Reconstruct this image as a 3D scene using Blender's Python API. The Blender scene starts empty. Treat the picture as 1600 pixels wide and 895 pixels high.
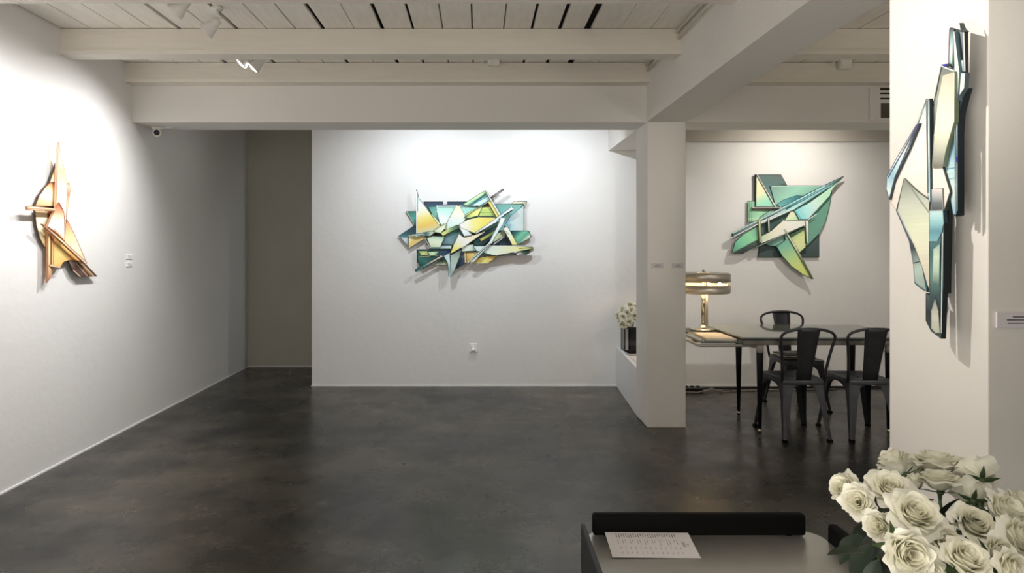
import bpy, bmesh, math, random
from mathutils import Vector, Matrix, Quaternion
from mathutils.geometry import tessellate_polygon
random.seed(7)
S = bpy.context.scene
COL = S.collection
F, CX, CY, EYE = 1000.0, 748.0, 387.0, 1.45        # focal length (px of 1600), principal point, eye height

def P(px, py, Y):
    return Vector(((px-CX)/F*Y, Y, EYE-(py-CY)/F*Y))

# ------------------------------------------------------------------ materials
def lin(c):
    c = c/255.0
    return c/12.92 if c <= 0.04045 else ((c+0.055)/1.055)**2.4
def hx(h, k=1.0):
    h = h.lstrip('#')
    return tuple(min(1.0, lin(int(h[i:i+2], 16))*k) for i in (0, 2, 4)) + (1.0,)

MATS = {}
def mat(name, col, rough=0.5, metal=0.0, spec=0.5, noise=0.0, nscale=8.0, bump=0.0, bscale=40.0, emit=None, estr=0.0, trans=0.0, ior=1.45, stretch=None):
    m = bpy.data.materials.new(name); m.use_nodes = True
    nt = m.node_tree; b = nt.nodes['Principled BSDF']
    if isinstance(col, str): col = hx(col)
    b.inputs['Base Color'].default_value = col
    b.inputs['Roughness'].default_value = rough
    b.inputs['Metallic'].default_value = metal
    b.inputs['Specular IOR Level'].default_value = spec
    b.inputs['Transmission Weight'].default_value = trans
    b.inputs['IOR'].default_value = ior
    if emit:
        b.inputs['Emission Color'].default_value = emit; b.inputs['Emission Strength'].default_value = estr
    tc = nt.nodes.new('ShaderNodeTexCoord')
    vec = tc.outputs['Object']
    if stretch:
        mp = nt.nodes.new('ShaderNodeMapping'); mp.inputs['Scale'].default_value = stretch
        nt.links.new(vec, mp.inputs['Vector']); vec = mp.outputs['Vector']
    if noise > 0:
        n = nt.nodes.new('ShaderNodeTexNoise'); n.inputs['Scale'].default_value = nscale; n.inputs['Detail'].default_value = 5
        nt.links.new(vec, n.inputs['Vector'])
        r = nt.nodes.new('ShaderNodeValToRGB')
        r.color_ramp.elements[0].position = 0.3; r.color_ramp.elements[1].position = 0.7
        r.color_ramp.elements[0].color = tuple(c*(1-noise) for c in col[:3])+(1,)
        r.color_ramp.elements[1].color = tuple(min(1, c*(1+noise)) for c in col[:3])+(1,)
        nt.links.new(n.outputs['Fac'], r.inputs['Fac']); nt.links.new(r.outputs['Color'], b.inputs['Base Color'])
    if bump > 0:
        n2 = nt.nodes.new('ShaderNodeTexNoise'); n2.inputs['Scale'].default_value = bscale; n2.inputs['Detail'].default_value = 4
        nt.links.new(vec, n2.inputs['Vector'])
        bp = nt.nodes.new('ShaderNodeBump'); bp.inputs['Strength'].default_value = bump; bp.inputs['Distance'].default_value = 0.01
        nt.links.new(n2.outputs['Fac'], bp.inputs['Height']); nt.links.new(bp.outputs['Normal'], b.inputs['Normal'])
    MATS[name] = m
    return m

M_wall = mat('plaster', (0.80, 0.795, 0.79, 1), 0.85, spec=0.2, noise=0.012, nscale=2.0, bump=0.25, bscale=14)
M_wallw = mat('plaster_warm', (0.74, 0.715, 0.68, 1), 0.85, spec=0.2, noise=0.012, nscale=2.0, bump=0.25, bscale=14)
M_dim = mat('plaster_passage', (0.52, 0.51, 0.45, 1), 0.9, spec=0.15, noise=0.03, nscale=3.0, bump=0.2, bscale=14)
M_beam = mat('painted_timber', (0.75, 0.71, 0.64, 1), 0.6, spec=0.3, noise=0.03, nscale=4, bump=0.15, bscale=9, stretch=(1, 8, 8))
M_plank = mat('painted_plank', (0.84, 0.80, 0.74, 1), 0.65, spec=0.3, noise=0.05, nscale=5, bump=0.2, bscale=9, stretch=(6, 1, 6))
M_gap = mat('gap_shadow', (0.02, 0.018, 0.015, 1), 0.9)
M_white = mat('white_enamel', (0.78, 0.76, 0.72, 1), 0.4, noise=0.02)
M_bench = mat('white_lacquer', (0.74, 0.74, 0.74, 1), 0.55, noise=0.01)
M_base = mat('base_paint', (0.9, 0.9, 0.9, 1), 0.6, noise=0.02)
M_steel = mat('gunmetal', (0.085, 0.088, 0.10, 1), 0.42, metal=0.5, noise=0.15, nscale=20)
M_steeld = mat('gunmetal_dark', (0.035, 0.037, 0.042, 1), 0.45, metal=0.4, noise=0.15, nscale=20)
M_black = mat('black_satin', (0.008, 0.008, 0.009, 1), 0.35, noise=0.1)
M_blackrub = mat('black_rubber', (0.003, 0.003, 0.0033, 1), 0.65, spec=0.12, noise=0.1, bump=0.05)
M_side = mat('charcoal_panel', (0.03, 0.032, 0.036, 1), 0.5, noise=0.1)
M_cart = mat('brushed_metal_top', (0.60, 0.59, 0.555, 1), 0.36, metal=0.85, noise=0.08, nscale=6)
M_alu = mat('satin_aluminium', (0.50, 0.49, 0.43, 1), 0.45, metal=0.3, noise=0.05)
M_rail = mat('table_rail_metal', (0.22, 0.21, 0.19, 1), 0.35, metal=0.7, noise=0.05)
M_glasstop = mat('smoked_glass_top', (0.16, 0.185, 0.165, 1), 0.06, spec=0.9, noise=0.05, nscale=3)
M_chrome = mat('chrome', (0.72, 0.66, 0.55, 1), 0.15, metal=1.0, noise=0.02)
M_shade = mat('brushed_shade', (0.52, 0.48, 0.41, 1), 0.42, metal=0.75, noise=0.12, nscale=10, stretch=(1, 1, 20))
M_glow = mat('lit_diffuser', (0.5, 0.42, 0.30, 1), 0.5, emit=(1.0, 0.76, 0.46, 1), estr=0.15, noise=0.02)
M_bulb = mat('bulb', (1, 0.9, 0.7, 1), 0.4, emit=(1.0, 0.82, 0.5, 1), estr=14)
M_lampface = mat('lamp_lens', (1, 1, 1, 1), 0.4, emit=(1, 0.97, 0.92, 1), estr=4)
M_paper = mat('paper', (0.72, 0.68, 0.69, 1), 0.8, noise=0.02)
M_paperw = mat('paper_warm', (0.80, 0.72, 0.62, 1), 0.8, noise=0.05, nscale=20)
M_card = mat('label_card', (0.66, 0.63, 0.66, 1), 0.7, noise=0.02)
M_cardp = mat('label_card_grey', (0.60, 0.57, 0.58, 1), 0.7, noise=0.02)
M_ink = mat('ink', (0.10, 0.095, 0.10, 1), 0.8, noise=0.05)
M_inkl = mat('ink_faint', (0.50, 0.48, 0.48, 1), 0.8, noise=0.05)
M_inkm = mat('ink_grey', (0.22, 0.205, 0.21, 1), 0.8, noise=0.05)
M_leaf = mat('rose_leaf', (0.010, 0.020, 0.010, 1), 0.45, noise=0.3, nscale=30)
M_stem = mat('rose_stem', (0.05, 0.085, 0.035, 1), 0.5, noise=0.2, nscale=30)
M_vase = mat('black_glass', (0.006, 0.006, 0.007, 1), 0.08, spec=0.7, noise=0.1)
M_vasein = mat('dark_glass_panel', (0.03, 0.03, 0.032, 1), 0.12, spec=0.7, noise=0.4, nscale=14)
M_pale = mat('glass_refraction', (0.42, 0.42, 0.43, 1), 0.2, noise=0.05)
M_cable = mat('black_cable', (0.012, 0.011, 0.010, 1), 0.5, noise=0.1)
M_cableg = mat('grey_cable', (0.30, 0.27, 0.23, 1), 0.5, noise=0.1)
M_cloth = mat('grey_paper_stack', (0.16, 0.15, 0.145, 1), 0.8, noise=0.3, nscale=20)
M_mount = mat('dark_mount', (0.03, 0.035, 0.035, 1), 0.7, noise=0.1)

def petal_material():
    m = bpy.data.materials.new('rose_petal'); m.use_nodes = True
    nt = m.node_tree; b = nt.nodes['Principled BSDF']; out = nt.nodes['Material Output']
    a = nt.nodes.new('ShaderNodeVertexColor'); a.layer_name = 'Col'
    n = nt.nodes.new('ShaderNodeTexNoise'); n.inputs['Scale'].default_value = 60
    mx = nt.nodes.new('ShaderNodeMixRGB'); mx.blend_type = 'MULTIPLY'; mx.inputs['Fac'].default_value = 0.12
    nt.links.new(a.outputs['Color'], mx.inputs['Color1']); nt.links.new(n.outputs['Fac'], mx.inputs['Color2'])
    nt.links.new(mx.outputs['Color'], b.inputs['Base Color'])
    b.inputs['Roughness'].default_value = 0.6; b.inputs['Specular IOR Level'].default_value = 0.2
    tr = nt.nodes.new('ShaderNodeBsdfTranslucent'); nt.links.new(mx.outputs['Color'], tr.inputs['Color'])
    ms = nt.nodes.new('ShaderNodeMixShader'); ms.inputs['Fac'].default_value = 0.28
    nt.links.new(b.outputs[0], ms.inputs[1]); nt.links.new(tr.outputs[0], ms.inputs[2]); nt.links.new(ms.outputs[0], out.inputs['Surface'])
    return m
M_petal = petal_material()

def art_material():
    m = bpy.data.materials.new('airbrushed_panel'); m.use_nodes = True
    nt = m.node_tree; b = nt.nodes['Principled BSDF']
    a = nt.nodes.new('ShaderNodeVertexColor'); a.layer_name = 'Col'
    tc = nt.nodes.new('ShaderNodeTexCoord')
    mp = nt.nodes.new('ShaderNodeMapping'); mp.inputs['Scale'].default_value = (3, 3, 60)
    n = nt.nodes.new('ShaderNodeTexNoise'); n.inputs['Scale'].default_value = 3; n.inputs['Detail'].default_value = 3
    nt.links.new(tc.outputs['Object'], mp.inputs['Vector']); nt.links.new(mp.outputs['Vector'], n.inputs['Vector'])
    mx = nt.nodes.new('ShaderNodeMixRGB'); mx.blend_type = 'MULTIPLY'; mx.inputs['Fac'].default_value = 0.18
    nt.links.new(a.outputs['Color'], mx.inputs['Color1']); nt.links.new(n.outputs['Fac'], mx.inputs['Color2'])
    nt.links.new(mx.outputs['Color'], b.inputs['Base Color'])
    b.inputs['Roughness'].default_value = 0.5; b.inputs['Specular IOR Level'].default_value = 0.25
    return m
M_art = art_material()

def floor_material():
    m = bpy.data.materials.new('polished_concrete'); m.use_nodes = True
    nt = m.node_tree; b = nt.nodes['Principled BSDF']
    tc = nt.nodes.new('ShaderNodeTexCoord')
    def noise(sc, det, rough=0.6, stretch=(1, 1, 1)):
        mp = nt.nodes.new('ShaderNodeMapping'); mp.inputs['Scale'].default_value = stretch
        n = nt.nodes.new('ShaderNodeTexNoise'); n.inputs['Scale'].default_value = sc; n.inputs['Detail'].default_value = det
        n.inputs['Roughness'].default_value = rough
        nt.links.new(tc.outputs['Object'], mp.inputs['Vector']); nt.links.new(mp.outputs['Vector'], n.inputs['Vector'])
        return n.outputs['Fac']
    def ramp(src, p0, c0, p1, c1):
        r = nt.nodes.new('ShaderNodeValToRGB')
        r.color_ramp.elements[0].position = p0; r.color_ramp.elements[1].position = p1
        r.color_ramp.elements[0].color = c0; r.color_ramp.elements[1].color = c1
        nt.links.new(src, r.inputs['Fac']); return r.outputs['Color']
    def mix(kind, fac, c1, c2):
        x = nt.nodes.new('ShaderNodeMixRGB'); x.blend_type = kind; x.inputs['Fac'].default_value = fac
        nt.links.new(c1, x.inputs['Color1']); nt.links.new(c2, x.inputs['Color2']); return x.outputs['Color']
    big = ramp(noise(0.9, 6, 0.65), 0.42, (0.020, 0.020, 0.019, 1), 0.58, (0.102, 0.089, 0.067, 1))
    mid = ramp(noise(2.4, 8, 0.7, (1, 1.8, 1)), 0.32, (0.45, 0.46, 0.47, 1), 0.68, (1, 1, 1, 1))
    fine = ramp(noise(9, 6, 0.7, (1, 2.2, 1)), 0.28, (0.62, 0.62, 0.62, 1), 0.62, (1, 1, 1, 1))
    c = mix('MULTIPLY', 0.85, big, mid); c = mix('MULTIPLY', 0.5, c, fine)
    spots = ramp(noise(14, 3, 0.6), 0.24, (0.3, 0.3, 0.3, 1), 0.31, (1, 1, 1, 1))
    c = mix('MULTIPLY', 0.10, c, spots)
    nt.links.new(c, b.inputs['Base Color'])
    rr = ramp(noise(3.0, 6), 0.3, (0.20, 0.20, 0.20, 1), 0.7, (0.36, 0.36, 0.36, 1))
    nt.links.new(rr, b.inputs['Roughness'])
    b.inputs['Specular IOR Level'].default_value = 0.5
    bp = nt.nodes.new('ShaderNodeBump'); bp.inputs['Strength'].default_value = 0.025; bp.inputs['Distance'].default_value = 0.01
    nt.links.new(noise(3, 3), bp.inputs['Height']); nt.links.new(bp.outputs['Normal'], b.inputs['Normal'])
    return m
M_floor = floor_material()

# ------------------------------------------------------------------ mesh builder
class MB:
    def __init__(s): s.v = []; s.f = []; s.smooth = []
    def add(s, vs, fs, smooth=False):
        o = len(s.v); s.v += [Vector(p) for p in vs]
        for f in fs: s.f.append([i+o for i in f]); s.smooth.append(smooth)
        return s
    def box(s, x0, x1, y0, y1, z0, z1):
        vs = [(x, y, z) for z in (z0, z1) for y in (y0, y1) for x in (x0, x1)]
        return s.add(vs, [(0, 2, 3, 1), (4, 5, 7, 6), (0, 1, 5, 4), (2, 6, 7, 3), (0, 4, 6, 2), (1, 3, 7, 5)])
    def hexa(s, bot, top):
        return s.add(list(bot)+list(top), [(3, 2, 1, 0), (4, 5, 6, 7)] + [(i, (i+1) % 4, 4+(i+1) % 4, 4+i) for i in range(4)])
    def prism(s, poly, vec, smooth=False):
        poly = [Vector(p) for p in poly]; n = len(poly); vec = Vector(vec)
        tr = tessellate_polygon([poly])
        vs = poly + [p+vec for p in poly]
        fs = [tuple(t) for t in tr] + [tuple(i+n for i in reversed(t)) for t in tr]
        fs += [(i, (i+1) % n, n+(i+1) % n, n+i) for i in range(n)]
        return s.add(vs, fs, smooth)
    def tube(s, pts, r, n=10, caps=True, closed=False):
        pts = [Vector(p) for p in pts]; k = len(pts)
        rs = r if isinstance(r, (list, tuple)) else [r]*k
        vs = []; fs = []; prev = None
        for i, p in enumerate(pts):
            a = pts[(i-1) % k] if (closed or i > 0) else p
            b = pts[(i+1) % k] if (closed or i < k-1) else p
            t = (b-a).normalized()
            if prev is None:
                u = t.orthogonal().normalized()
            else:
                u = (prev - t*prev.dot(t))
                u = u.normalized() if u.length > 1e-6 else t.orthogonal().normalized()
            prev = u; w = t.cross(u)
            for j in range(n):
                an = 2*math.pi*j/n
                vs.append(p+(u*math.cos(an)+w*math.sin(an))*rs[i])
        for i in range(k if closed else k-1):
            for j in range(n):
                a = i*n+j; b = i*n+(j+1) % n; i2 = (i+1) % k
                fs.append((a, b, i2*n+(j+1) % n, i2*n+j))
        s.add(vs, fs, True)
        if caps and not closed:
            o = len(s.v)-len(vs)
            s.f.append([o+j for j in reversed(range(n))]); s.smooth.append(False)
            s.f.append([o+(k-1)*n+j for j in range(n)]); s.smooth.append(False)
        return s
    def lathe(s, prof, n=24, c=(0, 0, 0), rot=None, smooth=True, close=False):
        c = Vector(c); vs = []; fs = []
        for r, z in prof:
            for j in range(n):
                an = 2*math.pi*j/n
                p = Vector((r*math.cos(an), r*math.sin(an), z))
                if rot is not None: p = rot @ p
                vs.append(c+p)
        k = len(prof)
        for i in range(k if close else k-1):
            i2 = (i+1) % k
            for j in range(n):
                fs.append((i*n+j, i*n+(j+1) % n, i2*n+(j+1) % n, i2*n+j))
        return s.add(vs, fs, smooth)
    def sheet(s, grid, thick=None, smooth=True):
        R = len(grid); C_ = len(grid[0]); vs = [p for row in grid for p in row]
        fs = [(i*C_+j, i*C_+j+1, (i+1)*C_+j+1, (i+1)*C_+j) for i in range(R-1) for j in range(C_-1)]
        return s.add(vs, fs, smooth)

def obj(name, mb, material, parent=None, bevel=0.0, local=False, solid=0.0, subsurf=0, recalc=True):
    off = Vector((0, 0, 0)) if (parent is None or local) else parent_world(parent)
    me = bpy.data.meshes.new(name)
    me.from_pydata([tuple(v-off) for v in mb.v], [], mb.f)
    for p, sm in zip(me.polygons, mb.smooth): p.use_smooth = sm
    if recalc:
        bm = bmesh.new(); bm.from_mesh(me)
        bmesh.ops.recalc_face_normals(bm, faces=bm.faces); bm.to_mesh(me); bm.free()
    me.materials.append(material)
    o = bpy.data.objects.new(name, me); COL.objects.link(o)
    if parent is not None: o.parent = parent
    if solid:
        md = o.modifiers.new('thickness', 'SOLIDIFY'); md.thickness = solid; md.offset = 0
    if bevel:
        md = o.modifiers.new('bevel', 'BEVEL'); md.width = bevel; md.segments = 3; md.limit_method = 'ANGLE'; md.angle_limit = math.radians(40)
    if subsurf:
        md = o.modifiers.new('sub', 'SUBSURF'); md.levels = subsurf; md.render_levels = subsurf
    return o
def parent_world(p):
    v = Vector(p.location)
    while p.parent is not None:
        p = p.parent; v += Vector(p.location)
    return v
def tag(o, label, cat, group=None):
    o['label'] = label; o['category'] = cat
    if group: o['group'] = group
    return o
def thing(name, label, cat, loc=(0, 0, 0), rz=0.0, group=None):
    o = bpy.data.objects.new(name, None); COL.objects.link(o)
    o.location = loc; o.rotation_euler = (0, 0, rz); o.empty_display_size = 0.1
    return tag(o, label, cat, group)
def struct(name, mb, m, bevel=0.0, label=None):
    o = obj(name, mb, m, bevel=bevel); o['kind'] = 'structure'
    if label: o['label'] = label
    return o

# ------------------------------------------------------------------ room shell
LX, BY, PX0, PX1, PY0, PY1 = -2.81, 6.71, 1.36, 1.67, 5.16, 5.53
SOF, CEIL = 2.467, 2.925
RX, REAR, DEEP = 4.7, -3.2, 7.80
struct('floor', MB().box(LX-0.2, RX+0.2, REAR-0.2, DEEP+0.3, -0.1, 0), M_floor)
struct('wall_left', MB().box(LX-0.15, LX, REAR-0.15, DEEP+0.15, 0, CEIL+0.15), M_wall)
struct('wall_back', MB().box(-1.75, RX, BY, BY+0.12, 0, CEIL+0.05), M_wall)
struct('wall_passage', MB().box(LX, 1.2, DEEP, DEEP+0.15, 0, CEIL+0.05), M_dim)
struct('wall_right', MB().box(RX, RX+0.15, REAR, BY+0.1, 0, CEIL+0.15), M_wallw)
struct('wall_rear', MB().box(LX, RX, REAR-0.15, REAR, 0, CEIL+0.15), M_wallw)
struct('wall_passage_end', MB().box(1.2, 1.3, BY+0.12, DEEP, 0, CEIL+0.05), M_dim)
# shallow strip along the head of the back wall beyond the pillar
struct('trim_1', MB().box(PX1+0.02, RX, BY-0.05, BY, 2.557, CEIL), mat('plaster_strip_shaded', (0.56, 0.53, 0.48, 1), 0.85, spec=0.2, noise=0.012))  # plaster colour darkened in place of the dimmer light on this strip
for nm, a in (('baseboard_left', (LX, LX+0.007, REAR, DEEP, 0, 0.011)), ('baseboard_back', (-1.757, RX, BY-0.007, BY, 0, 0.011)),
              ('baseboard_passage', (LX, -1.6, DEEP-0.007, DEEP, 0, 0.010))):
    struct(nm, MB().box(*a), M_base)
# ceiling of narrow painted boards with open joints
mb = MB(); x = LX+0.01; k = 0
edges = []
while x < RX-0.02:
    w = 0.2 + random.uniform(-0.008, 0.008)
    g = random.choice([0.006, 0.008, 0.012, 0.018, 0.028])
    if abs(x-0.6) < 0.1: g = 0.05
    mb.hexa([(x, REAR, CEIL), (x+w-g, REAR, CEIL), (x+w-g+random.uniform(-0.004, 0.004), DEEP, CEIL), (x+random.uniform(-.003, .003), DEEP, CEIL)],
            [(x, REAR, CEIL+0.02), (x+w-g, REAR, CEIL+0.02), (x+w-g, DEEP, CEIL+0.02), (x, DEEP, CEIL+0.02)])
    x += w
struct('ceiling', mb, M_plank)
struct('ceiling_backing', MB().box(LX-0.1, RX+0.1, REAR-0.1, DEEP+0.1, CEIL+0.05, CEIL+0.15), M_gap)
# joists with a beaded bottom edge
def joist(x0, x1, y0, th, zb):
    m = MB().box(x0, x1, y0, y0+th, zb+0.01, CEIL-0.004)
    m.box(x0, x1, y0-0.012, y0+th+0.012, zb-0.004, zb+0.022)
    m.box(x0, x1, y0-0.006, y0+th+0.006, zb+0.022, zb+0.034)
    return m
for (y0, th, zb) in ((4.30, 0.11, 2.752), (5.09, 0.10, 2.768), (3.30, 0.105, 2.757), (2.47, 0.11, 2.76), (1.64, 0.11, 2.76), (0.8, 0.11, 2.76), (-0.05, 0.11, 2.76), (-0.9, .11, 2.76), (-1.8, .11, 2.76)):
    struct('ceiling_joist', joist(LX, PX0, y0, th, zb), M_beam)
    struct('ceiling_joist', joist(PX1, RX, y0, th, zb), M_beam)
# the header across the room, the long beam and the two pillars under it
struct('header_beam', MB().box(LX, PX0, PY0+0.03, PY1, SOF, CEIL), M_wallw)
struct('header_beam', MB().box(PX1, RX, PY0+0.03, PY1, SOF, CEIL), M_wallw)
struct('long_beam', MB().box(PX0, PX1, REAR, BY, SOF, CEIL+0.03), M_wallw)
struct('pillar', MB().box(PX0, PX1, PY0, PY1, 0, SOF), M_wallw, bevel=0.006)
struct('pillar', MB().box(PX0, PX1+0.2, 1.71, 2.12, 0, SOF), M_wallw, bevel=0.004)
# conduit and batten where boards meet the long beam
m = MB()
m.tube([(PX0-0.028, REAR, 2.90), (PX0-0.028, 5.08, 2.90)], 0.013, 8)
m.tube([(PX0-0.02, REAR, 2.858), (PX0-0.02, 5.08, 2.858)], 0.011, 8)
m.box(PX0-0.012, PX0, REAR, 5.08, 2.845, CEIL-0.004)
struct('trim_2', m, M_beam)

# ------------------------------------------------------------------ fittings on ceiling and walls
def spot_fixture(pos, aim, label, lit, group='track spotlights'):
    pos = Vector(pos); d = (Vector(aim)-pos).normalized()
    rot = d.to_track_quat('Z', 'Y').to_matrix()
    top = Vector((pos.x+0.05, pos.y, CEIL))
    t = thing('ceiling_spotlight', label, 'spotlight', top, group=group)
    obj('base_plate', MB().lathe([(0, 0), (0.035, 0), (0.035, -0.018), (0, -0.018)], 20, top), M_white, t)
    back = pos - d*0.075
    obj('arm', MB().tube([top-Vector((0, 0, .015)), top+Vector((0.01, 0, -0.05)), back+Vector((0.02, 0, .02)), back], 0.006, 8), M_white, t)
    sh = obj('lamp_shade', MB().lathe([(0.0, -0.085), (0.022, -0.083), (0.026, -0.06), (0.034, -0.03), (0.047, 0.012), (0.0505, 0.02), (0.0505, 0.026), (0.046, 0.026), (0.040, 0.0), (0.0, -0.01)], 24, pos, rot), M_white, t)
    prof = [(0.0, 0.037), (0.022, 0.034), (0.0455, 0.0265), (0.0455, 0.020), (0.0, 0.0175)] if lit else [(0.0, 0.012), (0.042, 0.008), (0.042, 0.004), (0.0, 0.002)]
    obj('lens', MB().lathe(prof, 24, pos, rot), M_lampface, t)
    return t
SP = [((-1.66, 3.53, 2.765), (-2.43, 3.53, 2.10), 'white cone spotlight at top edge, nearest of the ceiling spots, half cut by beam', False),
      ((-1.655, 3.92, 2.79), (-2.42, 3.92, 2.15), 'second white cone spotlight in front of the first visible joist', False),
      ((-1.735, 4.72, 2.825), (-2.435, 4.60, 2.125), 'left spotlight of the pair with glowing rims behind the joist', True),
      ((-1.655, 4.74, 2.80), (-2.355, 4.62, 2.10), 'right spotlight of the pair with glowing rims behind the joist', True)]
for a in SP: spot_fixture(*a)

def junction_box(px, py, Y, label):
    c = P(px, py, Y); c.y = Y
    t = thing('junction_box', label, 'junction box', (c.x, 5.088, c.z), group='boxes on the rear joist')
    obj('housing', MB().box(c.x-0.045, c.x+0.045, 5.03, 5.088, c.z-0.035, c.z+0.04), M_white, t, bevel=0.008)
    obj('cover', MB().box(c.x-0.038, c.x+0.038, 5.026, 5.031, c.z-0.028, c.z+0.033), M_white, t, bevel=0.003)
    obj('cable_stub', MB().tube([(c.x-0.04, 5.06, c.z+0.03), (c.x-0.07, 5.06, c.z+0.035), (c.x-0.1, 5.065, CEIL-0.03)], 0.006, 8), M_white, t)
junction_box(772, 95.5, 5.04, 'small pale square box on the rear joist above the central artwork')
junction_box(1322, 100, 5.04, 'small pale square box on the joist right of the long beam')

# security camera under the header
c = P(248, 206, 5.40)
t = thing('security_camera', 'small white security camera with black lens under the header at left wall', 'camera', (c.x, 5.40, SOF))
obj('mount', MB().lathe([(0, 0), (0.045, 0), (0.042, -0.015), (0.02, -0.03), (0, -0.03)], 20, (c.x-0.02, 5.42, SOF)), M_white, t)
d = Vector((0.25, -1, -0.15)).normalized(); rot = d.to_track_quat('Z', 'Y').to_matrix(); cc = Vector((c.x, 5.38, SOF-0.05))
obj('housing', MB().lathe([(0, -0.09), (0.03, -0.085), (0.034, -0.07), (0.034, 0.02), (0.03, 0.028), (0.0, 0.028)], 20, cc, rot), M_white, t)
obj('lens', MB().lathe([(0, 0.034), (0.018, 0.033), (0.0235, 0.029), (0.0235, 0.022)], 20, cc, rot), M_black, t)
obj('side_strap', MB().box(c.x-0.02, c.x+0.10, 5.41, 5.43, SOF-0.008, SOF), M_white, t)
obj('bracket', MB().tube([(c.x-0.02, 5.42, SOF-0.03), (c.x-0.01, 5.41, SOF-0.05)], 0.01, 8), M_white, t)

# air vent panel in the right header
a = P(1358, 140, 5.185); b = P(1460, 189, 5.185); YV = PY0+0.03
t = thing('air_vent', 'white panel with dark vent slots on the header at right, cut by the pillar', 'vent', ((a.x+b.x)/2, YV, b.z))
obj('frame', MB().box(a.x, b.x, YV-0.014, YV, b.z, a.z+0.015), M_wallw, t, bevel=0.003)
v0 = P(1376, 0, 5.17).x; v1 = P(1445, 0, 5.17).x
for (y0, y1) in ((137, 140.5), (144.5, 147), (152.5, 155)):
    obj('slot', MB().box(v0, v1, YV-0.016, YV-0.012, P(0, y1, 5.17).z, P(0, y0, 5.17).z), M_gap, t)
obj('opening', MB().box(v0+0.005, v1, YV-0.016, YV-0.012, P(0, 184, 5.17).z, P(0, 161, 5.17).z), mat('vent_mesh', (0.10, 0.09, 0.07, 1), 0.6, noise=0.4, nscale=6), t)
obj('ledge', MB().box(a.x+0.05, b.x, YV-0.022, YV-0.012, P(0, 187, 5.17).z, P(0, 184.5, 5.17).z), M_wallw, t)

# socket with plug on the back wall
c = P(739.5, 543, BY)
t = thing('wall_socket', 'white wall socket with a plug low on the back wall below the central artwork', 'socket', (c.x, BY, c.z))
obj('cover_plate', MB().box(c.x-0.042, c.x+0.042, BY-0.010, BY, c.z-0.042, c.z+0.045), M_base, t, bevel=0.005)
obj('socket_well', MB().lathe([(0, 0.012), (0.026, 0.012), (0.029, 0.0105), (0.03, 0.0)], 20, (c.x, BY, c.z), Matrix.Rotation(math.radians(90), 3, 'X')), M_white, t)
obj('plug', MB().lathe([(0, 0.05), (0.012, 0.05), (0.02, 0.03), (0.022, 0.012)], 16, (c.x, BY, c.z-0.018), Matrix.Rotation(math.radians(90), 3, 'X')), M_base, t)

# little caption cards
def caption(cx, cz, wall, pos, w, h, label, grp, m=M_card, rows=3):
    if wall == 'left':
        t = thing('caption_card', label, 'label', (pos, cx, cz), group=grp)
        obj('card', MB().box(pos, pos+0.006, cx-w/2, cx+w/2, cz-h/2, cz+h/2), m, t)
        mk = MB()
        for i in range(rows):
            z = cz+h*0.25-i*h*0.25; l = w*(0.30 if i == 0 else random.uniform(0.5, 0.7))
            mk.box(pos+0.006, pos+0.0066, cx-w*0.28, cx-w*0.28+l, z-h*0.045, z+h*0.045)
    else:
        t = thing('caption_card', label, 'label', (cx, pos, cz), group=grp)
        obj('card', MB().box(cx-w/2, cx+w/2, pos-0.006, pos, cz-h/2, cz+h/2), m, t, bevel=0.0008)
        mk = MB()
        for i in range(rows):
            z = cz+h*0.20-i*h*0.20; l = w*(0.30 if i == 0 else random.uniform(0.45, 0.6))
            mk.box(cx-l/2, cx+l/2, pos-0.0066, pos-0.006, z-h*0.035, z+h*0.035)
    obj('printed_lines', mk, M_ink if wall != 'left' else M_inkl, t)
for py, wd in ((401, 'upper'), (412.8, 'lower')):
    Yc = 2.81/0.5465
    caption(Yc, P(0, py, Yc).z, 'left', LX, 0.088, 0.036, wd+' of two small white caption cards on the left wall beside the orange artwork', 'caption cards on the left wall', M_base)
caption(P(1027, 0, PY0).x, P(0, 415, PY0).z, 'front', PY0, 0.098, 0.04, 'left of two small caption cards on the far pillar', 'caption cards on the far pillar', M_cardp)
caption(P(1059, 0, PY0).x, P(0, 415, PY0).z, 'front', PY0, 0.092, 0.04, 'right of two small caption cards on the far pillar', 'caption cards on the far pillar', M_cardp)
caption(P(1555, 0, 1.71).x+0.06, P(0, 499.5, 1.71).z, 'front', 1.71, 0.12, 0.042, 'white caption card on the near pillar at the right edge', None, M_card)

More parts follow.
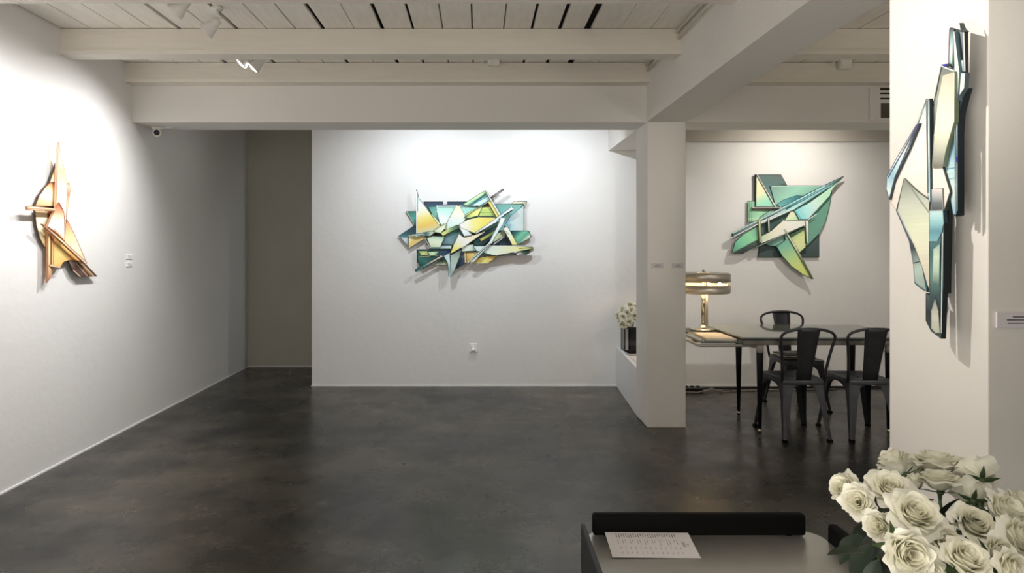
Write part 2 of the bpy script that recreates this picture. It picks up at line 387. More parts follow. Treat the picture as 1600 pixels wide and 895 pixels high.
# ------------------------------------------------------------------ relief artworks
class Relief:
    def __init__(s, name, label, plane, crop, gain, root_px, dk=1.0, d0=0.0, ds=0.14, cw=0.75, cd=1.0, ca=14):
        s.dk, s.d0, s.ds, s.cw, s.cd, s.ca = dk, d0, ds, cw, cd, ca
        s.plane = plane; s.ox, s.oy, s.k = crop; s.gain = gain
        s.root = thing(name, label, 'artwork', s.at(*root_px, 0.0))
    def at(s, x, y, d):
        px, py = s.ox+x/s.k, s.oy+y/s.k
        if s.plane == 'back': Y = BY-d
        elif s.plane == 'left': Y = (LX+d)*F/(px-CX)
        else: Y = (PX0-d)*F/(px-CX)
        return P(px, py, Y)
    def n(s):
        return {'back': Vector((0, 1, 0)), 'left': Vector((-1, 0, 0)), 'pillar': Vector((1, 0, 0))}[s.plane]
    def desat(s, c):
        v = Vector(c[:3]); g = v.x*0.3+v.y*0.6+v.z*0.1
        return v.lerp(Vector((g, g, g)), s.ds)
    def panel(s, pts, d, stops, a=None, b=None, edge='#4a5450', th=0.012, lines=(), name='panel', label=None):
        """pts: outline; d: stand-off of its face from the wall; stops: hex colours spread evenly from a to b; lines: painted strokes"""
        if isinstance(stops, str): stops = [stops]
        if a is None:
            a = pts[0]; b = max(pts, key=lambda p: (p[0]-a[0])**2+(p[1]-a[1])**2)
        A, B = Vector(a), Vector(b); L = (B-A).length_squared
        cols = [s.desat(hx(c, s.gain)) for c in stops]; nst = len(cols)
        def col(p):
            if nst == 1: return cols[0]
            t = max(0, min(1, (Vector(p)-A).dot(B-A)/L))*(nst-1); i = min(nst-2, int(t))
            return cols[i].lerp(cols[i+1], t-i)
        d = d*s.dk+s.d0
        tris = tessellate_polygon([[Vector((x, y, 0)) for x, y in pts]])
        # cut triangles at every stop so that the colour ramps stay straight
        polys = [[Vector(pts[i]) for i in t] for t in tris]
        if nst > 1:
            for q in range(0, nst):
                t0 = q/(nst-1); out = []
                for pl in polys:
                    val = [(p-A).dot(B-A)/L-t0 for p in pl]
                    for sg in (1, -1):
                        r = []
                        for i in range(len(pl)):
                            p0, p1, v0, v1 = pl[i], pl[(i+1) % len(pl)], val[i]*sg, val[(i+1) % len(pl)]*sg
                            if v0 >= 0: r.append(p0)
                            if (v0 > 1e-9 and v1 < -1e-9) or (v0 < -1e-9 and v1 > 1e-9): r.append(p0.lerp(p1, v0/(v0-v1)))
                        if len(r) >= 3:
                            ar = abs(sum(r[i].x*r[(i+1) % len(r)].y-r[(i+1) % len(r)].x*r[i].y for i in range(len(r))))
                            if ar > 1e-3: out.append(r)
                polys = out
        off = Vector(s.root.location); vs = []; fs = []; cl = []
        for pl in polys:
            o = len(vs)
            for p in pl: vs.append(s.at(p.x, p.y, d)-off); cl.append(col(p))
            fs.append(list(range(o, o+len(pl))))
        nv = s.n()*th; ec = Vector(hx(edge, s.gain)[:3]); n = len(pts)
        o = len(vs)
        f0 = [s.at(x, y, d)-off for x, y in pts]
        for p in f0: vs.append(p); cl.append(ec)
        for p in f0: vs.append(p+nv); cl.append(ec)
        for i in range(n): fs.append([o+i, o+(i+1) % n, o+n+(i+1) % n, o+n+i])
        for t in tris: fs.append([o+n+i for i in t])
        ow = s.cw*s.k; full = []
        if n > 2:                                  # dark contour inside the rim: airbrushed edge plus painted contact shadow between layers
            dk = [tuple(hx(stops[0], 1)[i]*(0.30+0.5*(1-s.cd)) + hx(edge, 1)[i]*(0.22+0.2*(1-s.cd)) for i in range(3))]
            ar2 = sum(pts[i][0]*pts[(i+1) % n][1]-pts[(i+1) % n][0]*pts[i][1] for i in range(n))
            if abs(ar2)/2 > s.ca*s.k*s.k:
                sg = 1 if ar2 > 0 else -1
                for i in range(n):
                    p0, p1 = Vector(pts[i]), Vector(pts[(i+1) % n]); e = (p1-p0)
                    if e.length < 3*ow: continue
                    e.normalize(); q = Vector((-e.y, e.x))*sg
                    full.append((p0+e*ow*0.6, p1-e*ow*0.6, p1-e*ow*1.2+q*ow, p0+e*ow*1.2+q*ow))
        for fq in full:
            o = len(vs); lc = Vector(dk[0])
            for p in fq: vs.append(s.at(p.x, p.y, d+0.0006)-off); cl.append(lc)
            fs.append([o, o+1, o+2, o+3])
        for (x0, y0, x1, y1, w, c) in lines:
            dv = Vector((x1-x0, y1-y0)); pr = Vector((-dv.y, dv.x)).normalized()*w/2; o = len(vs); lc = Vector(hx(c, s.gain)[:3])
            for q in ((x0+pr.x, y0+pr.y), (x1+pr.x, y1+pr.y), (x1-pr.x, y1-pr.y), (x0-pr.x, y0-pr.y)):
                vs.append(s.at(q[0], q[1], d+0.0012)-off); cl.append(lc)
            fs.append([o, o+1, o+2, o+3])
        me = bpy.data.meshes.new(name); me.from_pydata([tuple(v) for v in vs], [], fs)
        at = me.color_attributes.new('Col', 'FLOAT_COLOR', 'POINT')
        for i, c in enumerate(cl): at.data[i].color = (c.x, c.y, c.z, 1)
        me.materials.append(M_art)
        ob = bpy.data.objects.new(name, me); COL.objects.link(ob); ob.parent = s.root
        if label: ob['label'] = label
        return ob
    def mount(s, pts, d0, d1):
        m = MB()
        f0 = [s.at(x, y, d1) for x, y in pts]
        m.prism(f0, s.n()*(d1-d0))
        obj('wall_mount', m, M_mount, s.root)

# --- central green and yellow relief
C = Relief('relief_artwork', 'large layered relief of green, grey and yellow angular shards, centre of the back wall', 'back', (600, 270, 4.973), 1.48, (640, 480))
C.mount([(330, 300), (1000, 300), (1000, 560), (330, 560)], 0.0, 0.012)
C.mount([(420, 540), (900, 540), (900, 640), (420, 640)], 0.0, 0.02)
pn = C.panel
pn([(305, 222), (458, 222), (458, 246), (492, 246), (492, 222), (655, 222), (640, 300), (345, 300)], .024, ['#232f40', '#33506a', '#2b4858'], (305, 222), (305, 300))
pn([(640, 236), (880, 243), (1088, 240), (1040, 300), (1000, 450), (640, 450)], .022, ['#3f8279', '#64a39b', '#7eb5b0'], (640, 236), (700, 450), lines=[(875, 244, 1085, 241, 5, '#2f5f5a')])
pn([(1088, 248), (1088, 452), (925, 452), (940, 400), (985, 330)], .034, ['#62aac6', '#9fc4cc', '#b9c6c5', '#a9bdbb'], (930, 400), (1088, 380))
pn([(1000, 222), (1112, 220), (1110, 240), (1100, 262), (1090, 262), (1085, 240), (1000, 243)], .03, ['#dfe0a8', '#e9e6bf', '#3a3a34'], (1000, 230), (1125, 225), lines=[(1035, 222, 1112, 221, 4, '#3a3631')])
pn([(168, 298), (250, 297), (252, 420), (225, 392)], .026, ['#2f6a64', '#46a192', '#1f4448'], (200, 298), (245, 415), lines=[(175, 300, 232, 395, 5, '#b8b6a6')])
pn([(108, 492), (245, 402), (345, 420), (330, 500), (240, 522), (170, 505)], .03, ['#1c3440', '#2c4c5c', '#35666a'], (245, 405), (180, 520), lines=[(115, 492, 320, 492, 5, '#4f8d90')])
pn([(122, 496), (186, 500), (190, 578)], .04, ['#8fb0b8', '#c0ced6', '#7d99a4'], (122, 496), (190, 560), lines=[(186, 500, 190, 578, 5, '#244c4c')])
pn([(190, 482), (315, 488), (322, 502), (190, 584)], .055, ['#d3d9c4', '#e3d9a0', '#e2b64e', '#d8b860'], (190, 482), (260, 545), edge='#8a7a40', lines=[(192, 580, 318, 504, 4, '#f1e6a6')])
pn([(340, 262), (412, 258), (425, 402), (384, 345)], .036, ['#3c7d78', '#67aa9c', '#2c645e'], (340, 262), (410, 395))
pn([(404, 254), (748, 254), (720, 300), (640, 345), (600, 425), (480, 432), (432, 396), (408, 300)], .042, ['#86c6b8', '#a8d8cc', '#cfdfe0', '#d6e2dc'], (560, 254), (520, 425), lines=[(406, 258, 745, 258, 7, '#d5eadc'), (420, 265, 745, 264, 4, '#32544f')])
pn([(362, 300), (445, 400), (418, 408), (372, 330)], .05, ['#8fb890', '#dce0a4', '#c4d0a0'], (362, 300), (440, 405), lines=[(445, 402, 425, 410, 6, '#3a2b26')])
pn([(560, 248), (592, 260), (642, 345), (600, 425), (572, 404), (480, 452), (466, 430)], .056, ['#dfe3a8', '#d9e2c2', '#c9dcd6', '#bcd6cc'], (570, 250), (530, 440), edge='#48786a')
pn([(253, 125), (262, 150), (272, 195), (332, 272), (420, 398), (442, 412), (400, 440), (380, 458), (300, 470), (248, 474), (248, 140)], .075,
   ['#3b474a', '#b9c6c4', '#d4dbd6', '#e2dcc0', '#ecca62', '#dfb23c', '#b7bf9c'], (262, 125), (345, 462), edge='#a8c4b8', lines=[(252, 140, 255, 470, 8, '#cfe2d6'), (262, 165, 262, 300, 5, '#75898a')])
pn([(385, 440), (470, 392), (487, 388), (478, 430), (440, 470), (392, 462)], .086, ['#c8d49c', '#d9e0c0', '#a9c49a'], (470, 390), (400, 470), lines=[(395, 445, 470, 398, 4, '#7a946c')])
pn([(188, 482), (285, 470), (345, 452), (400, 458), (360, 492), (305, 488), (250, 500)], .082, ['#cfd8c4', '#b9d0cc', '#3f6568', '#c2d4ba'], (188, 482), (390, 460), lines=[(300, 462, 350, 470, 5, '#274a50'), (230, 490, 300, 484, 4, '#24484c')])
pn([(330, 505), (380, 490), (478, 492), (462, 520), (438, 582), (362, 582)], .066, ['#8fae9c', '#c3d6bc', '#cbd3b6', '#a2c0a0'], (400, 490), (390, 580), edge='#2b4a48')
pn([(312, 508), (322, 508), (362, 578), (352, 582)], .074, ['#e0e0da', '#c4c6bc'], edge='#3a4442', th=.008)
pn([(455, 495), (582, 420), (612, 490), (565, 560), (436, 562)], .048, ['#2e5d60', '#49787c', '#6b8a94', '#2b545c'], (580, 430), (450, 555))
pn([(355, 566), (525, 562), (528, 592), (358, 592)], .06, ['#a9c0be', '#89a6b2', '#b4ccca'], (355, 566), (520, 590), lines=[(358, 590, 528, 590, 4, '#31524e')])
pn([(440, 468), (500, 432), (570, 402), (584, 424), (520, 458), (458, 492)], .085, ['#d7d86a', '#9cb874', '#4f8468', '#244244'], (440, 465), (590, 425), edge='#243c34', lines=[(448, 468, 520, 432, 4, '#e9e878')])
pn([(255, 594), (442, 592), (525, 590), (500, 640), (400, 690), (300, 745), (270, 716), (258, 660)], .042, ['#2d5660', '#1d4a4a', '#2a6a62', '#123036'], (380, 592), (290, 745), lines=[(256, 597, 262, 700, 8, '#16282a'), (275, 652, 420, 640, 4, '#c8d0a4')])
pn([(266, 604), (334, 606), (352, 640), (285, 645)], .05, ['#6b8a5a', '#c4c768', '#8da45c'], (266, 604), (345, 640))
pn([(336, 612), (435, 606), (405, 640), (356, 643)], .052, ['#9abf8a', '#b8d4ac', '#4d7c74'], (336, 612), (430, 612))
pn([(440, 600), (520, 592), (505, 640), (450, 642)], .046, ['#2b5560', '#284060', '#1e344e'], (440, 600), (520, 640))
pn([(238, 752), (440, 642), (458, 640), (456, 654), (254, 768), (244, 768)], .09, ['#1f4f50', '#3d8f86', '#b7ac9c', '#c9b8a0'], (240, 760), (450, 648), edge='#203c3c')
pn([(402, 706), (470, 648), (505, 690), (505, 718), (410, 718)], .045, ['#1a3834', '#2f5f52', '#b9c6a8'], (440, 650), (440, 716), lines=[(404, 711, 500, 708, 5, '#c9d2b4')])
pn([(600, 600), (645, 608), (640, 700), (555, 752), (545, 745)], .05, ['#7d96a4', '#33495e', '#1b2b3e'], (605, 600), (590, 740))
pn([(462, 645), (512, 618), (516, 700), (524, 802), (500, 806), (494, 700)], .10, ['#a9c4ce', '#c2d4d8', '#7fa0a0', '#9db4b0'], (470, 640), (512, 800), edge='#2c4444')
pn([(514, 640), (608, 588), (588, 655), (532, 804), (512, 806)], .092, ['#4f615c', '#9db2a6', '#a9beb6', '#7f9c90'], (590, 600), (520, 800), edge='#223636')
pn([(690, 505), (800, 445), (905, 392), (870, 470), (770, 562), (700, 562)], .05, ['#31605a', '#1d3a44', '#1c3140', '#2d5a54'], (690, 505), (880, 480))
pn([(742, 512), (858, 448), (862, 470), (752, 535)], .058, ['#d2cf62', '#a9b64e', '#5b7c3e'], (750, 510), (820, 520))
pn([(572, 404), (602, 428), (645, 440), (692, 486), (622, 494)], .092, ['#cfd8cc', '#d6e0da', '#b5cccb'], (575, 408), (680, 488), edge='#274040')
pn([(655, 448), (700, 448), (680, 482)], .066, ['#5c7f3c', '#8aa24c'])
pn([(578, 402), (650, 362), (735, 342), (862, 345), (866, 360), (790, 412), (705, 470), (655, 452), (600, 430)], .078,
   ['#d6dad2', '#e2dcc0', '#ecd070', '#efcb4c', '#e6c248'], (585, 400), (820, 400), edge='#6d6a3a')
pn([(632, 322), (760, 248), (765, 275), (730, 335), (640, 358)], .064, ['#5f9a72', '#c9cf62', '#dcd472', '#5d9a84'], (640, 360), (765, 250), edge='#27483c', lines=[(636, 340, 700, 300, 6, '#e0d878')])
pn([(758, 268), (822, 262), (868, 338), (735, 338)], .06, ['#d9cf60', '#9cbb58', '#bac864', '#7ba85c'], (790, 262), (800, 338), lines=[(745, 312, 850, 308, 4, '#5f9448')])
pn([(768, 250), (806, 228), (824, 264), (762, 270)], .055, '#33231d')
pn([(606, 248), (785, 134), (800, 165), (655, 256)], .062, ['#a9dcae', '#8cc49c', '#3d8a80', '#9ad0ac'], (690, 180), (730, 240), edge='#20443f',
   lines=[(640, 240, 782, 148, 6, '#cfe9a8'), (700, 225, 790, 165, 7, '#1f5f5f'), (690, 215, 784, 156, 4, '#bde08c')])
pn([(655, 256), (800, 168), (824, 212), (745, 258)], .064, ['#4f8f90', '#b2dbe0', '#8cc0c4'], (720, 210), (750, 258), edge='#204040', lines=[(680, 248, 810, 178, 7, '#2d6f70'), (700, 256, 818, 200, 5, '#d8eef0')])
pn([(620, 350), (655, 322), (825, 208), (835, 216), (720, 284), (650, 330)], .07, ['#b4d0b0', '#e0e6d8', '#c9d8c0'], edge='#2e3a32', th=.008)
pn([(804, 224), (836, 214), (912, 330), (875, 348)], .088, ['#dcb850', '#ecd474', '#e3c65a'], (820, 220), (890, 335), edge='#4c3c20')
pn([(782, 134), (796, 138), (910, 326), (897, 342)], .10, ['#cfe0c0', '#e4ead8', '#c4d0b8'], edge='#24302e', th=.02)
pn([(826, 188), (924, 122), (934, 132), (846, 198), (835, 205)], .10, ['#2c2424', '#8c8484', '#6d6666'], edge='#3a3434')
pn([(700, 468), (860, 358), (992, 260), (1008, 278), (1000, 296), (900, 352), (870, 385), (720, 472)], .105, ['#a9bcbc', '#d2dfe2', '#b8ced4', '#e0eaec'], (700, 468), (1000, 270), edge='#25363a', th=.016, lines=[(930, 330, 1004, 286, 8, '#16282e'), (720, 465, 890, 368, 4, '#f0f4f2')])
pn([(905, 345), (946, 346), (925, 400), (882, 470), (840, 545), (700, 692), (652, 702), (648, 696), (815, 540), (850, 470), (885, 405)], .115,
   ['#d5e0d4', '#c3d6dc', '#cbdcdc', '#9dbcb4', '#dfe6dc'], (925, 345), (660, 700), edge='#2a423e', lines=[(660, 698, 830, 545, 5, '#2f4a40'), (655, 695, 815, 548, 4, '#eef2ea')])
pn([(786, 452), (640, 560), (510, 634), (540, 560), (582, 470), (622, 502), (690, 486)], .10, ['#d8cfa8', '#e3ddd2', '#dfd9b4', '#e6d45e', '#d7c454'], (640, 480), (530, 625), edge='#3a4230', th=.016, lines=[(600, 585, 780, 458, 4, '#efe9c4')])
pn([(604, 560), (690, 555), (722, 606), (604, 612)], .08, ['#b7cfc2', '#c9d6c8', '#a4c0b4'], (604, 560), (700, 610), edge='#29403c', lines=[(690, 556, 718, 606, 5, '#5f8480')])
pn([(622, 616), (745, 612), (720, 640), (652, 702), (634, 698)], .062, ['#7e7a30', '#caa548', '#d8c878', '#cfd8bc'], (622, 690), (745, 615), edge='#2a2a1c', lines=[(628, 616, 632, 698, 8, '#d0c4a4'), (638, 618, 640, 690, 4, '#2a241c')])
pn([(668, 702), (720, 662), (800, 645), (898, 641), (812, 702)], .066, ['#9a8a3a', '#dcb846', '#e8cc66', '#d6b64e'], (690, 660), (820, 700), edge='#4a2a20', th=.016, lines=[(672, 700, 812, 700, 5, '#e8dca8')])
pn([(735, 622), (1030, 622), (1030, 640), (850, 648), (740, 640)], .06, ['#4f7472', '#a9bcc0', '#6d6a6a'], (740, 630), (1030, 630))
pn([(1060, 585), (1160, 576), (1166, 602), (1105, 640), (1040, 634), (1030, 620)], .084, ['#e8ecea', '#3d5c50', '#1f3028', '#8d9a58'], (1035, 620), (1165, 590), edge='#161f1c')
pn([(690, 566), (1000, 567), (1155, 574), (1140, 592), (1030, 615), (880, 642), (850, 642), (720, 608)], .096,
   ['#b6cdd0', '#c6d8d0', '#cdd9b8', '#d9d890', '#b9bd6c'], (690, 590), (1150, 585), edge='#2c3c34', th=.016, lines=[(800, 567, 1130, 568, 5, '#eef2e6'), (1050, 588, 1150, 580, 5, '#5e6a34'), (850, 634, 1040, 604, 4, '#eef0c8')])
pn([(986, 450), (1124, 450), (1146, 500), (1036, 562), (1000, 545)], .05, ['#1d3f44', '#2a6a5c', '#63b294', '#4c9a7e', '#cfe0bc'], (1000, 455), (1090, 545), edge='#162c2c', lines=[(1125, 452, 1144, 500, 6, '#1a2f2e')])
pn([(842, 560), (870, 530), (942, 488), (1002, 562)], .046, ['#1a2c36', '#16242e', '#28404c'], (900, 500), (900, 562), lines=[(850, 556, 938, 494, 7, '#e2e8dc')])
pn([(880, 470), (938, 440), (945, 488), (870, 530), (838, 545)], .05, ['#9fb8a4', '#c6d29c', '#8fa89c'], (880, 470), (900, 530))
pn([(922, 430), (960, 414), (1042, 562), (996, 562), (958, 490)], .10, ['#d6e0cc', '#cfdcc8', '#e3d69a', '#e6c95c'], (940, 418), (1020, 562), edge='#3a4434', lines=[(945, 450, 975, 480, 4, '#7d9684')])

# --- teal relief on the right part of the back wall
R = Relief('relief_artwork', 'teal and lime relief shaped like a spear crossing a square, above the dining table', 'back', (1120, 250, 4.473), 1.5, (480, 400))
R.mount([(330, 220), (690, 220), (690, 640), (330, 640)], 0.0, 0.014)
pn = R.panel
pn([(372, 178), (752, 177), (716, 300), (716, 680), (288, 680), (304, 560), (304, 400)], .026, ['#41524f', '#4d6663', '#3c4b4b'], (500, 178), (500, 680), edge='#2c3838')
pn([(265, 100), (448, 100), (492, 178), (470, 330), (265, 330)], .036, ['#53605f', '#4b6b6a', '#5b8480', '#4d5c5b'], (430, 100), (380, 330), edge='#2f3a3a', lines=[(268, 103, 448, 103, 5, '#3a4546'), (440, 165, 490, 178, 4, '#3a4a4a')])
pn([(372, 182), (752, 179), (806, 225), (788, 330), (762, 430), (722, 510), (640, 592), (560, 642), (430, 602), (340, 590), (300, 545), (300, 400), (410, 325)], .044,
   ['#6d8f86', '#83bba6', '#6fa592', '#5d9482', '#629a88'], (390, 185), (700, 560), edge='#2f4a44', lines=[(384, 184, 740, 181, 5, '#a8c0b6')])
pn([(276, 100), (410, 326), (272, 326)], .052, ['#f0ead0', '#e6eba6', '#d4e2ac', '#8ed2b4', '#7fcab4'], (280, 100), (380, 340), edge='#3a4644', lines=[(340, 220, 370, 275, 6, '#5fae9c')])
pn([(276, 99), (286, 99), (418, 326), (406, 330)], .062, ['#e9e4d0', '#d9e4d4', '#e4ece2'], edge='#5f6a60', th=.016)
pn([(218, 285), (272, 285), (272, 330), (445, 338), (300, 420), (252, 432), (218, 436)], .036, ['#8fbf9f', '#7fb295', '#93cfa4', '#6fa58c'], (220, 290), (360, 400), edge='#40584e', lines=[(230, 290, 230, 432, 5, '#4f7566'), (243, 290, 243, 432, 5, '#6aa083'), (222, 410, 300, 412, 5, '#c4dcb8')])
pn([(250, 328), (448, 328), (452, 337), (250, 337)], .07, ['#e8e6da', '#f2f2ea'], edge='#4a4a42', th=.03)
pn([(250, 338), (440, 338), (408, 356), (250, 352)], .046, ['#8a8274', '#5a5850'], (250, 340), (440, 345))  # panel painted as the shadow beneath the white strip
pn([(418, 312), (470, 275), (560, 246), (612, 250), (560, 290), (445, 332)], .054, ['#5fa3a2', '#418890', '#2e6a74'], (430, 320), (600, 250), edge='#244a50')
pn([(305, 440), (440, 378), (520, 345), (470, 415), (400, 480), (305, 525)], .052, ['#4f6664', '#38504f', '#46605c'], (305, 500), (500, 360), edge='#22302f')
pn([(106, 651), (128, 572), (182, 520), (302, 448), (312, 545)], .082, ['#4f9a80', '#70c49c', '#82cc9c', '#5f8f88'], (110, 640), (310, 490), edge='#2e4a40')
pn([(104, 653), (312, 546), (314, 578), (182, 653)], .078, ['#2c3a36', '#3a4b48', '#4f625c'], edge='#242f2d', lines=[(106, 650, 312, 543, 6, '#dce8dc')])
pn([(108, 512), (300, 412), (482, 322), (640, 232), (752, 177), (888, 112), (874, 128), (600, 285), (480, 345), (300, 428), (185, 510), (150, 536), (108, 536)], .10,
   ['#435a5c', '#6f9698', '#5b9098', '#7cb4b8', '#5d8a90'], (110, 530), (880, 115), edge='#2c3c3e', th=.02,
   lines=[(112, 512, 480, 324, 5, '#c4e4e4'), (120, 534, 480, 346, 6, '#e8f2ec'), (480, 324, 760, 178, 6, '#a9dde0'), (480, 337, 700, 214, 5, '#2f6f7c')])
pn([(305, 424), (485, 346), (640, 255), (800, 155), (870, 126), (790, 190), (545, 345), (312, 448)], .094, ['#b9d8d4', '#8cc8cc', '#a4dcd8', '#6fb0b4'], (310, 440), (860, 130), edge='#2f4a4a', lines=[(330, 434, 540, 340, 5, '#f0f6ee'), (560, 300, 780, 175, 6, '#d4f2ee'), (590, 306, 800, 180, 4, '#569aa4')])
pn([(540, 352), (640, 300), (800, 186), (889, 113), (806, 208), (792, 250), (700, 350), (640, 415), (575, 416)], .088,
   ['#6fbec4', '#9edcd6', '#b6e6cc', '#a6d8b4'], (560, 360), (760, 290), edge='#2e4640', lines=[(548, 360, 590, 412, 6, '#4fa4b0'), (566, 352, 606, 408, 4, '#8fd8dc'), (642, 414, 700, 376, 5, '#dfeee4')])
pn([(520, 350), (548, 362), (580, 418), (472, 424)], .076, ['#dfe4b4', '#cfe2b4', '#aed6a8'], (520, 350), (540, 420), edge='#40604c')
pn([(308, 532), (372, 500), (430, 450), (462, 420), (640, 420), (640, 452), (520, 500), (312, 582)], .094,
   ['#b9cfae', '#d9d9be', '#e2dcc8', '#d4e6d0', '#cfe6c8'], (310, 560), (630, 430), edge='#3c4a40', th=.016, lines=[(310, 578, 600, 462, 5, '#f0f0e2')])
pn([(268, 606), (612, 456), (614, 462), (275, 614)], .098, ['#7a9484', '#e4e8d4', '#dfe4d0'], edge='#42504a', th=.02)
pn([(500, 522), (622, 462), (634, 472), (520, 538)], .078, ['#3b5646', '#5c7c58'], edge='#2a3a30')
pn([(508, 532), (632, 470), (638, 560), (620, 610), (578, 648), (530, 575)], .068, ['#8fbf84', '#c9dc8e', '#cfdd9e', '#bcd488'], (520, 530), (600, 640), edge='#4a5c3c')
pn([(618, 420), (642, 420), (642, 575), (628, 584)], .104, ['#dfe8d4', '#c4dcc0'], edge='#4a5e50', th=.03)
pn([(330, 586), (490, 500), (545, 590), (430, 604), (370, 600)], .058, ['#5f8f88', '#76ac9c', '#6a8480'], (350, 590), (500, 510), edge='#2e4440')
pn([(415, 602), (478, 560), (470, 484), (552, 600), (672, 832), (600, 800), (520, 742), (458, 672)], .084, ['#5f8484', '#6fb49c', '#a6cc86', '#c9dc70', '#bcd068'], (470, 500), (640, 820), edge='#3a4a30')
pn([(466, 482), (480, 484), (560, 610), (678, 832), (664, 832), (552, 630)], .096, ['#e0e8c8', '#d4deb4', '#5d6a48', '#3c4434'], (470, 482), (670, 830), edge='#3a4434', th=.02)
pn([(290, 418), (308, 418), (309, 575), (298, 577)], .112, ['#d2dca0', '#dfe4b4', '#e2e4bc'], edge='#5a6444', th=.05)
pn([(356, 408), (369, 404), (371, 494), (360, 498)], .108, ['#e6ece4', '#dfe8e0'], edge='#46564f', th=.05)

# --- orange relief on the left wall
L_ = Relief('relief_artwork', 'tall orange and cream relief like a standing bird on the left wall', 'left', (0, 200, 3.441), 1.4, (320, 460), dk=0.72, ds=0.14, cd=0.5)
L_.mount([(255, 340), (345, 340), (345, 620), (255, 620)], 0.0, 0.016)
pn = L_.panel; OE = '#b08866'
pn([(358, 290), (374, 292), (380, 336), (368, 420), (356, 492), (340, 470)], .05, ['#e9c49a', '#b8765a', '#e8bc9c', '#efd2ba'], (358, 290), (362, 490), edge=OE, lines=[(362, 300, 372, 300, 8, '#b06a50')])
pn([(304, 186), (309, 292), (268, 292)], .044, ['#e2b060', '#f0d690', '#f4e4b4'], (306, 190), (285, 292), edge='#3a3430')
pn([(268, 292), (308, 292), (304, 422), (188, 420), (212, 362), (240, 322)], .04, ['#8a4632', '#d99a62', '#f6deaa', '#f8e8c8', '#eec088', '#d9986a'], (285, 290), (250, 422), edge='#4a342c')
pn([(188, 442), (255, 448), (262, 540), (262, 650), (240, 640), (214, 590), (196, 520)], .034, ['#e9bc8a', '#f6e4c0', '#f0d09c', '#e8b878'], (220, 442), (240, 640), edge='#4a3a32')
pn([(250, 446), (302, 438), (285, 500), (256, 530)], .028, ['#7a3c28', '#a8664a'], (260, 445), (275, 520))
pn([(360, 488), (378, 522), (410, 590), (468, 728), (440, 712), (346, 612), (352, 520)], .046, ['#b9744e', '#f0c68a', '#f8e4bc', '#eec890'], (355, 500), (450, 720), edge=OE)
pn([(248, 530), (350, 612), (445, 706), (440, 716), (375, 710), (342, 720), (326, 748), (268, 738)], .052, ['#b86a34', '#e6a650', '#f2bc68', '#e6a04c'], (255, 545), (390, 715), edge=OE)
pn([(314, 72), (322, 84), (324, 140), (342, 188), (357, 270), (361, 300), (358, 440), (349, 612), (340, 610), (346, 470), (318, 396), (298, 424), (304, 300), (306, 200), (311, 140)], .072,
   ['#8d6a60', '#e9cfa4', '#f0c874', '#f6e6a8', '#faf4cc', '#f8ecd0', '#f0d8b4'], (316, 74), (345, 560), edge='#d8b8a0', lines=[(314, 90, 308, 300, 4, '#b58f80'), (308, 300, 302, 420, 4, '#c08f6a')])
pn([(314, 400), (332, 420), (346, 455), (350, 612), (300, 560), (254, 528), (275, 478)], .082, ['#9a4a30', '#d68e64', '#f6e2c0', '#fbf2d8', '#f2cc9a'], (316, 402), (310, 600), edge=OE, lines=[(316, 402, 346, 455, 4, '#8a4a38'), (290, 540, 345, 600, 5, '#e09a70')])
pn([(142, 422), (158, 417), (302, 432), (300, 442), (292, 446), (150, 442)], .09, ['#c08a6a', '#f4dab4', '#e9c094', '#f0d0a4'], (145, 430), (300, 440), edge='#a8805e', lines=[(150, 433, 298, 440, 4, '#a86c4c')])
pn([(258, 556), (272, 552), (272, 735), (282, 792), (254, 832), (258, 740)], .066, ['#d99a60', '#f2d4a0', '#e9b888', '#8a4a3c'], (265, 556), (266, 830), edge='#a87c5c')
pn([(275, 568), (290, 578), (288, 745), (280, 790), (276, 740)], .058, ['#b06a3c', '#e8bc80', '#e0a86c'], (280, 570), (282, 780), edge='#a87c5c', lines=[(279, 575, 277, 780, 4, '#8a5238')])
pn([(268, 732), (330, 744), (322, 753), (268, 742)], .074, ['#eed2ac', '#d8a480'], edge=OE, th=.01)
pn([(224, 514), (238, 518), (350, 612), (470, 724), (460, 732), (240, 530)], .094, ['#a86e50', '#e9cfb0', '#d8a880', '#e8cfb4'], (226, 516), (460, 728), edge='#9a7458')
pn([(368, 712), (448, 716), (525, 798), (432, 802), (392, 766)], .05, ['#7d655c', '#4b342c', '#5d463c', '#3f2c26'], (380, 712), (480, 800), edge='#2c2220',
   lines=[(405, 722, 470, 795, 6, '#a48c7a'), (425, 718, 490, 794, 6, '#8a6a50'), (440, 730, 505, 796, 7, '#c0a078'), (394, 764, 432, 800, 5, '#cbb4a0')])

# --- blue-grey relief on the near pillar
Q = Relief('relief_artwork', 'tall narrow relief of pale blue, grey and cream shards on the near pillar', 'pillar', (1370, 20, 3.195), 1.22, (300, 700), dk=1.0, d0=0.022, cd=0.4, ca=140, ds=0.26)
Q.mount([(300, 420), (372, 420), (350, 1400), (275, 1400)], 0.0, 0.012)
pn = Q.panel; QE = '#2c3436'
E0 = 799
pn([(392, 430), (446, 376), (430, 430), (412, 500), (404, 600), (404, 1010), (390, 1016), (384, 700)], .030, ['#8fa8b8', '#39454c', '#424c4e', '#2c3232'], (420, 380), (396, 1010), edge='#20282a', th=.018)
pn([(363, 74), (442, 96), (444, 290), (440, 385), (398, 440), (388, 432), (388, 292), (357, 262)], .034, ['#7c8896', '#5a6472', '#8c9aa4', '#a9c0c8'], (400, 80), (410, 430), edge='#30343c', th=.008, lines=[(364, 78, 440, 98, 5, '#3a3f48')])
pn([(363, 76), (386, 84), (381, 268), (357, 262)], .038, ['#46525c', '#8fb0b4', '#c8dccc', '#7fa4ac'], (366, 78), (362, 262), edge='#2a3038', lines=[(362, 80, 357, 260, 4, '#7f6c84'), (384, 90, 378, 262, 4, '#4a5860')])
